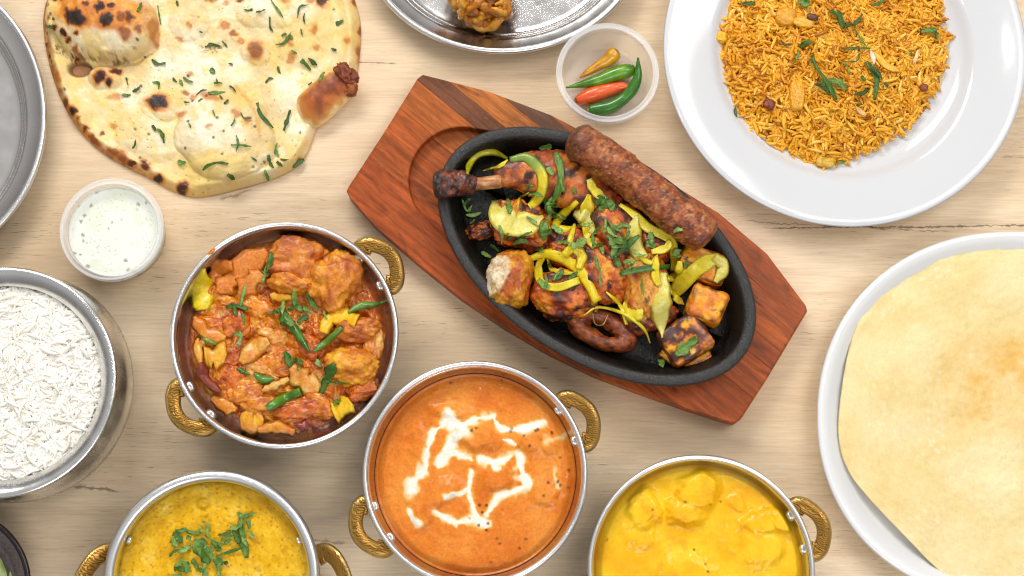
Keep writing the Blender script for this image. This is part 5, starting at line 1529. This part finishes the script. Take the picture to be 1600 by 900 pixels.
def herb_label(p, w, g, base, marks):
    L = sum(np.linalg.norm(p[i + 1] - p[i]) for i in range(len(p) - 1))
    chord = np.linalg.norm(p[-1] - p[0]); mid = np.mean(p, 0)
    size = 'tiny' if L < 11 else 'short' if L < 20 else 'long' if L > 32 else 'medium'
    shade = ['green', 'green', 'dark green', 'pale green'][g % 4]
    d = p[-1] - p[0]; an = math.degrees(math.atan2(-d[1], d[0])) % 180
    way = 'level' if an < 22 or an > 158 else 'upright' if 68 < an < 112 else 'slanting'
    if chord < .86 * L: way = 'bent'
    kind = 'leaf piece' if w > .34 * L else 'shred'
    for lab in (f'{size} {shade} coriander {kind} {place_word(mid, marks)}', f'{size} {way} {shade} coriander {kind} {place_word(mid, marks)}',
                f'{size} {way} {shade} coriander {kind} {place_word(mid, marks)}, {place_word(mid, marks, 1)}'):
        if len(lab.split()) <= 16 and lab not in USED: break
        if len(lab.split()) > 16: lab = f'{size} {way} {shade} {kind} {place_word(mid, marks, 1)}'
    USED.add(lab)
    return lab
def herb_set(strokes, widths, label, group, marks, lift=.0007, px=1.0, dense=False, parent=None, cup=.45, shade=None):
    for k, pts in enumerate(strokes):
        w = widths[k] if isinstance(widths, (list, tuple)) else widths
        p = [np.array(q, float) for q in pts]
        if len(p) == 2:
            L = np.linalg.norm(p[1] - p[0]); nrm = np.array([p[1][1] - p[0][1], -(p[1][0] - p[0][0])]) / (L + 1e-6)
            p = [p[0], (p[0] + p[1]) / 2 + nrm * L * random.uniform(-.14, .14), p[1]]
        g = k if shade is None else shade[k % len(shade)]
        L = sum(np.linalg.norm(p[i + 1] - p[i]) for i in range(len(p) - 1))
        wide = w > .34 * L
        lf = lift + (random.uniform(0, .003) if dense else random.uniform(0, .0006))
        tag(ribbon('coriander_leaf' if wide else 'coriander_shred', [tuple(q) for q in p], w, M['herb'], c_herb(g), n=12, thick=.0005, taper=(random.uniform(.4, .9), random.uniform(.15, .7)), lift=lf,
                   cup=cup, seed=200 + k + int(p[0][0]), wob=.45, twist=random.uniform(-1, 1)), herb_label(p, w, g, label, marks), 'coriander', group)
NS = [([(570, 50), (585, 10)], 14), ([(735, 25), (728, 0)], 10), ([(1010, 40), (1045, 38)], 10), ([(1060, 50), (1098, 38)], 8), ([(1120, 0), (1145, 35), (1170, 70)], 10), ([(1275, 20), (1240, 30), (1230, 75)], 9), ([(1115, 70), (1118, 115), (1130, 130)], 9),
      ([(1140, 185), (1175, 178), (1205, 130)], 9), ([(1165, 150), (1185, 140)], 12), ([(1198, 145), (1210, 160)], 12), ([(1245, 120), (1250, 150)], 6), ([(1260, 55), (1262, 100)], 7), ([(1388, 98), (1420, 82)], 15), ([(1370, 200), (1392, 208)], 12), ([(1203, 210), (1228, 222)], 8),
      ([(1245, 250), (1285, 290)], 17), ([(1275, 240), (1312, 270)], 16), ([(1150, 275), (1162, 305)], 9), ([(1098, 342), (1115, 325), (1132, 325)], 9), ([(1318, 338), (1330, 318), (1342, 298)], 11), ([(1273, 350), (1290, 340)], 9), ([(848, 195), (880, 185), (912, 192)], 16), ([(918, 168), (942, 195)], 7),
      ([(628, 245), (650, 265), (685, 262)], 13), ([(872, 282), (888, 305)], 18), ([(885, 345), (920, 345)], 8), ([(895, 325), (905, 345)], 7), ([(630, 340), (658, 345), (655, 370)], 11), ([(715, 320), (733, 340)], 9), ([(742, 328), (755, 355)], 11), ([(758, 320), (800, 340)], 9), ([(548, 378), (580, 358)], 13),
      ([(505, 392), (540, 392)], 13), ([(522, 320), (528, 350)], 8), ([(860, 385), (895, 384), (932, 380)], 15), ([(908, 395), (920, 410)], 8), ([(812, 392), (855, 372)], 9), ([(820, 420), (838, 408)], 7), ([(925, 428), (945, 410)], 10), ([(880, 455), (890, 480)], 9), ([(760, 420), (785, 424)], 6), ([(948, 355), (975, 380)], 8),
      ([(955, 520), (972, 485)], 7), ([(995, 465), (1010, 488), (1042, 488)], 7), ([(955, 600), (1000, 601), (1040, 606)], 12), ([(977, 560), (977, 628)], 9), ([(628, 518), (642, 542)], 13), ([(648, 535), (668, 548), (680, 592)], 15), ([(548, 615), (560, 578)], 8), ([(735, 672), (770, 672)], 17), ([(840, 705), (860, 685), (900, 672), (945, 678)], 12),
      ([(940, 722), (972, 742)], 16), ([(1065, 425), (1080, 475), (1130, 530)], 13), ([(1175, 540), (1190, 490), (1200, 455)], 15), ([(1148, 592), (1138, 620), (1155, 650)], 14), ([(1110, 640), (1132, 695)], 13), ([(1145, 668), (1170, 690)], 12), ([(1160, 658), (1195, 660)], 8), ([(1213, 695), (1258, 660)], 16), ([(1095, 703), (1112, 748)], 13),
      ([(780, 510), (788, 530)], 8), ([(190, 105), (220, 118)], 18), ([(1040, 650), (1065, 668)], 6), ([(218, 72), (222, 84)], 10), ([(652, 22), (658, 60), (665, 100)], 6), ([(945, 262), (962, 270)], 8), ([(825, 130), (838, 134)], 8)]
NM = [(168, 40, 'the big naan blister'), (127, 112, 'the grey hollow in the naan'), (168, 126, 'the charred patch below the naan blister'), (252, 165, 'the black naan spot'), (403, 83, 'the brown ring spot on the naan'), (335, 158, 'the orange naan stain'),
      (375, 186, 'the faint spot on the lower naan bubble'), (505, 6, 'the dark spot at the top naan edge'), (505, 150, 'the curled naan flap'), (340, 300, 'the bottom naan tip'), (353, 44, 'the small orange spots on the naan'), (470, 250, 'the lower right naan edge'), (544, 68, 'the right naan edge'), (455, 96, 'the light oval spot on the naan'), (288, 297, 'the burnt bottom naan edge')]
herb_set(zoomed(0, 0, 2.647, [s[0] for s in NS]), [s[1] / 2.647 for s in NS], '', 'coriander shreds on the naan', NM, shade=[0, 2, 0, 2, 1])
DS = [([(960, 205), (1000, 230), (1105, 205)], 20), ([(990, 215), (985, 300)], 26), ([(985, 300), (1000, 400), (1025, 560)], 32), ([(800, 380), (900, 345)], 14), ([(900, 330), (985, 295)], 28), ([(830, 420), (920, 370)], 18), ([(1030, 345), (1112, 405)], 16), ([(1030, 250), (1050, 330)], 22), ([(920, 340), (960, 450)], 28),
      ([(730, 290), (730, 410)], 22), ([(560, 345), (670, 360)], 20), ([(660, 310), (680, 360)], 18), ([(470, 340), (560, 330)], 20), ([(470, 350), (530, 440)], 36), ([(455, 400), (485, 470)], 36), ([(560, 380), (590, 430)], 22), ([(615, 435), (720, 425)], 38), ([(740, 415), (865, 452)], 24), ([(425, 548), (500, 490)], 16), ([(490, 515), (590, 460)], 26),
      ([(630, 440), (680, 500), (740, 600)], 56), ([(700, 470), (760, 570)], 46), ([(640, 480), (690, 560)], 30), ([(790, 545), (900, 510), (1000, 475)], 12), ([(850, 440), (910, 400)], 20), ([(780, 560), (825, 620)], 34), ([(822, 600), (812, 700)], 26), ([(560, 585), (572, 672)], 44), ([(460, 640), (545, 662)], 22), ([(535, 560), (465, 625)], 16), ([(600, 570), (655, 655)], 30), ([(700, 600), (722, 720)], 24), ([(640, 650), (705, 662)], 24),
      ([(845, 590), (885, 602)], 18), ([(440, 690), (520, 690)], 10), ([(680, 270), (700, 290)], 12), ([(990, 400), (1030, 470)], 20), ([(780, 440), (830, 500)], 30)]
herb_set(zoomed(180, 760, 5, [s[0] for s in DS]), [s[1] * 1.55 / 5 for s in DS], '', 'coriander garnish on the dal', [(318, 787, 'the round dal bubble'), (275, 838, 'the left dal leaf cluster'), (322, 868, 'the middle dal leaf cluster'), (378, 826, 'the right dal leaf cluster'), (290, 880, 'the lower left dal herbs'), (343, 882, 'the lower right dal herbs'), (326, 832, 'the gap between the dal clusters'), (380, 862, 'the tail of the dal garnish')], dense=True, shade=[1, 3, 1, 0, 3])
KS = [([(460, 150), (455, 190), (440, 230)], 16), ([(440, 200), (425, 268)], 11), ([(365, 278), (345, 352)], 14), ([(292, 355), (372, 365)], 18), ([(320, 350), (330, 388)], 12), ([(350, 370), (362, 420)], 8), ([(318, 455), (350, 458), (335, 498)], 15), ([(440, 375), (500, 365)], 12), ([(480, 362), (525, 382)], 20), ([(500, 370), (540, 425)], 24), ([(545, 288), (550, 340), (575, 372)], 17), ([(588, 298), (610, 340), (632, 368)], 16),
      ([(555, 412), (597, 385)], 20), ([(578, 350), (602, 372)], 14), ([(655, 368), (665, 398)], 12), ([(510, 518), (525, 578)], 24), ([(540, 548), (577, 562)], 18), ([(562, 568), (558, 592)], 12), ([(630, 548), (642, 578)], 18), ([(690, 562), (672, 610), (645, 675)], 36), ([(660, 630), (745, 640)], 12), ([(690, 718), (712, 702)], 17), ([(505, 330), (500, 382)], 16), ([(520, 360), (562, 348)], 14), ([(490, 385), (510, 425)], 20), ([(420, 220), (455, 235)], 8)]
herb_set(zoomed(230, 330, 2.369, [s[0] for s in KS]), [s[1] / 2.369 for s in KS], '', 'coriander on the chunky curry', [(525, 440, 'the round curry chicken piece'), (460, 408, 'the wide curry chicken piece'), (315, 450, 'the upright yellow pepper strip'), (370, 430, 'the broad orange onion petal'), (398, 545, 'the translucent curry onion petal'), (465, 522, 'the chilli half in the curry'), (530, 500, 'the curled yellow pepper strip'), (442, 624, 'the stout curry chilli'), (490, 590, 'the large glassy onion petal'), (555, 570, 'the yellow cut curry chicken'), (535, 637, 'the yellow pepper cube in the curry')], dense=True, shade=[0, 1, 3, 0])
PS = [([(475, 280), (500, 340), (560, 420), (602, 502)], 24), ([(490, 425), (560, 425)], 18), ([(565, 400), (652, 452)], 34), ([(560, 60), (610, 78), (640, 142)], 32), ([(640, 135), (700, 115), (732, 72)], 20), ([(690, 140), (720, 190), (752, 235)], 9), ([(625, 243), (770, 243)], 13), ([(715, 250), (705, 305), (630, 310)], 7), ([(640, 310), (662, 372)], 8), ([(750, 310), (800, 390), (792, 502)], 26), ([(690, 475), (765, 445)], 16),
      ([(390, 315), (410, 250)], 15), ([(420, 238), (482, 210)], 24), ([(315, 222), (382, 218)], 8), ([(1025, 158), (1112, 148)], 26), ([(1085, 160), (1107, 195)], 22), ([(128, 22), (192, 18)], 22), ([(408, 10), (468, 14)], 40), ([(775, 28), (840, 0)], 14), ([(95, 535), (100, 588)], 14), ([(600, 817), (652, 805)], 15), ([(728, 380), (747, 408)], 18), ([(770, 330), (830, 400)], 16), ([(965, 250), (975, 280)], 10), ([(520, 400), (570, 480)], 20), ([(840, 415), (860, 435)], 16), ([(705, 515), (722, 525)], 14)]
herb_set(zoomed(1120, 0, 3.2135, [s[0] for s in PS]), [s[1] / 3.2135 for s in PS], '', 'coriander on the pilau rice', [(1227, 26, 'the boxy pilau chicken piece'), (1245, 150, 'the long pilau chicken piece'), (1385, 100, 'the curved onion slice in the pilau'), (1201, 162, 'the red roasted chip in the pilau'), (1290, 253, 'the frayed shred below the pilau'), (1338, 172, 'the soft onion bit in the pilau'), (1430, 88, 'the glassy pilau onion slice'), (1127, 58, 'the yellow pepper cube on the pilau'), (1257, 33, 'the pale chicken sliver in the pilau'), (1300, 130, 'the middle of the pilau'), (1440, 50, 'the right pilau edge'), (1380, 5, 'the top pilau edge')], lift=.0016, shade=[0, 2, 1])
SS = [([(868, 238), (876, 266), (873, 298), (858, 325)], 11), ([(858, 318), (868, 334)], 16), ([(850, 306), (856, 335)], 8), ([(852, 346), (850, 376)], 12), ([(862, 340), (884, 342)], 5), ([(855, 262), (865, 272)], 9), ([(822, 294), (834, 290)], 7), ([(826, 304), (848, 308)], 6), ([(790, 312), (796, 334)], 9), ([(780, 352), (784, 382)], 5), ([(792, 366), (796, 374)], 9), ([(808, 372), (820, 370)], 9),
      ([(722, 312), (730, 330), (738, 320)], 4), ([(728, 336), (752, 332)], 5), ([(735, 310), (724, 322)], 4), ([(766, 382), (780, 394)], 5), ([(752, 394), (768, 402)], 7), ([(892, 386), (916, 372)], 12), ([(930, 320), (946, 312)], 14), ([(946, 310), (956, 330)], 12), ([(936, 330), (960, 316)], 9), ([(952, 366), (958, 404)], 13), ([(958, 402), (980, 384), (1000, 368)], 9), ([(964, 380), (970, 370)], 14), ([(956, 360), (972, 352), (986, 354)], 6), ([(946, 338), (944, 366)], 4), ([(962, 400), (968, 418)], 9),
      ([(1012, 376), (1024, 386)], 13), ([(1018, 362), (1020, 382)], 9), ([(1054, 390), (1062, 402)], 14), ([(968, 428), (1010, 420), (1046, 416)], 9), ([(1004, 432), (1006, 462)], 4), ([(938, 418), (938, 448)], 4), ([(842, 436), (858, 450)], 11), ([(862, 438), (880, 420)], 8), ([(1056, 556), (1070, 544), (1088, 528)], 15), ([(1032, 562), (1036, 574)], 10), ([(1052, 362), (1068, 360)], 7), ([(842, 232), (862, 228)], 9), ([(896, 294), (898, 304)], 8),
      ([(734, 350), (742, 342)], 4), ([(904, 350), (926, 348)], 5), ([(922, 372), (940, 352)], 5), ([(838, 388), (850, 394)], 9), ([(872, 378), (890, 380)], 7), ([(986, 392), (1014, 398)], 4), ([(1070, 418), (1076, 408)], 8), ([(950, 344), (972, 362)], 4), ([(940, 362), (958, 352)], 4), ([(862, 352), (880, 366)], 9), ([(844, 366), (862, 360)], 8), ([(878, 276), (882, 300)], 7)]
_r = np.random.default_rng(23)
for (cx, cy, sx, sy, n_) in [(860, 330, 22, 30, 5), (955, 385, 30, 28, 7), (860, 432, 26, 16, 3), (985, 405, 34, 20, 3), (805, 372, 22, 8, 2)]:
    for _k in range(n_):
        x, y = _r.normal(cx, sx * .6), _r.normal(cy, sy * .6); a = _r.uniform(0, math.pi); L = _r.uniform(14, 28)
        SS.append(([(x - L / 2 * math.cos(a), y - L / 2 * math.sin(a)), (x + L / 2 * math.cos(a), y + L / 2 * math.sin(a))], _r.uniform(3, 7)))
herb_set([s[0] for s in SS], [s[1] for s in SS], '', 'coriander on the grilled meat', [(820, 280, 'the drumstick'), (812, 345, 'the big onion crescent'), (797, 436, 'the white cut tikka piece'), (884, 470, 'the browned grill chicken'), (940, 425, 'the charred end orange chicken'), (968, 352, 'the blistered grill chicken'), (1008, 446, 'the fibrous yellow chicken'), (1035, 476, 'the long onion blade'), (1103, 478, 'the yellow paneer cube'), (1070, 535, 'the charred paneer block'), (1005, 300, 'the kebab'), (920, 325, 'the standing onion strip'), (870, 420, 'the onion loop'), (1030, 370, 'the long bent onion strip'), (750, 361, 'the shrivelled meat tip'), (960, 385, 'the coriander heap on the grill')], dense=True, shade=[1, 3, 0, 1])
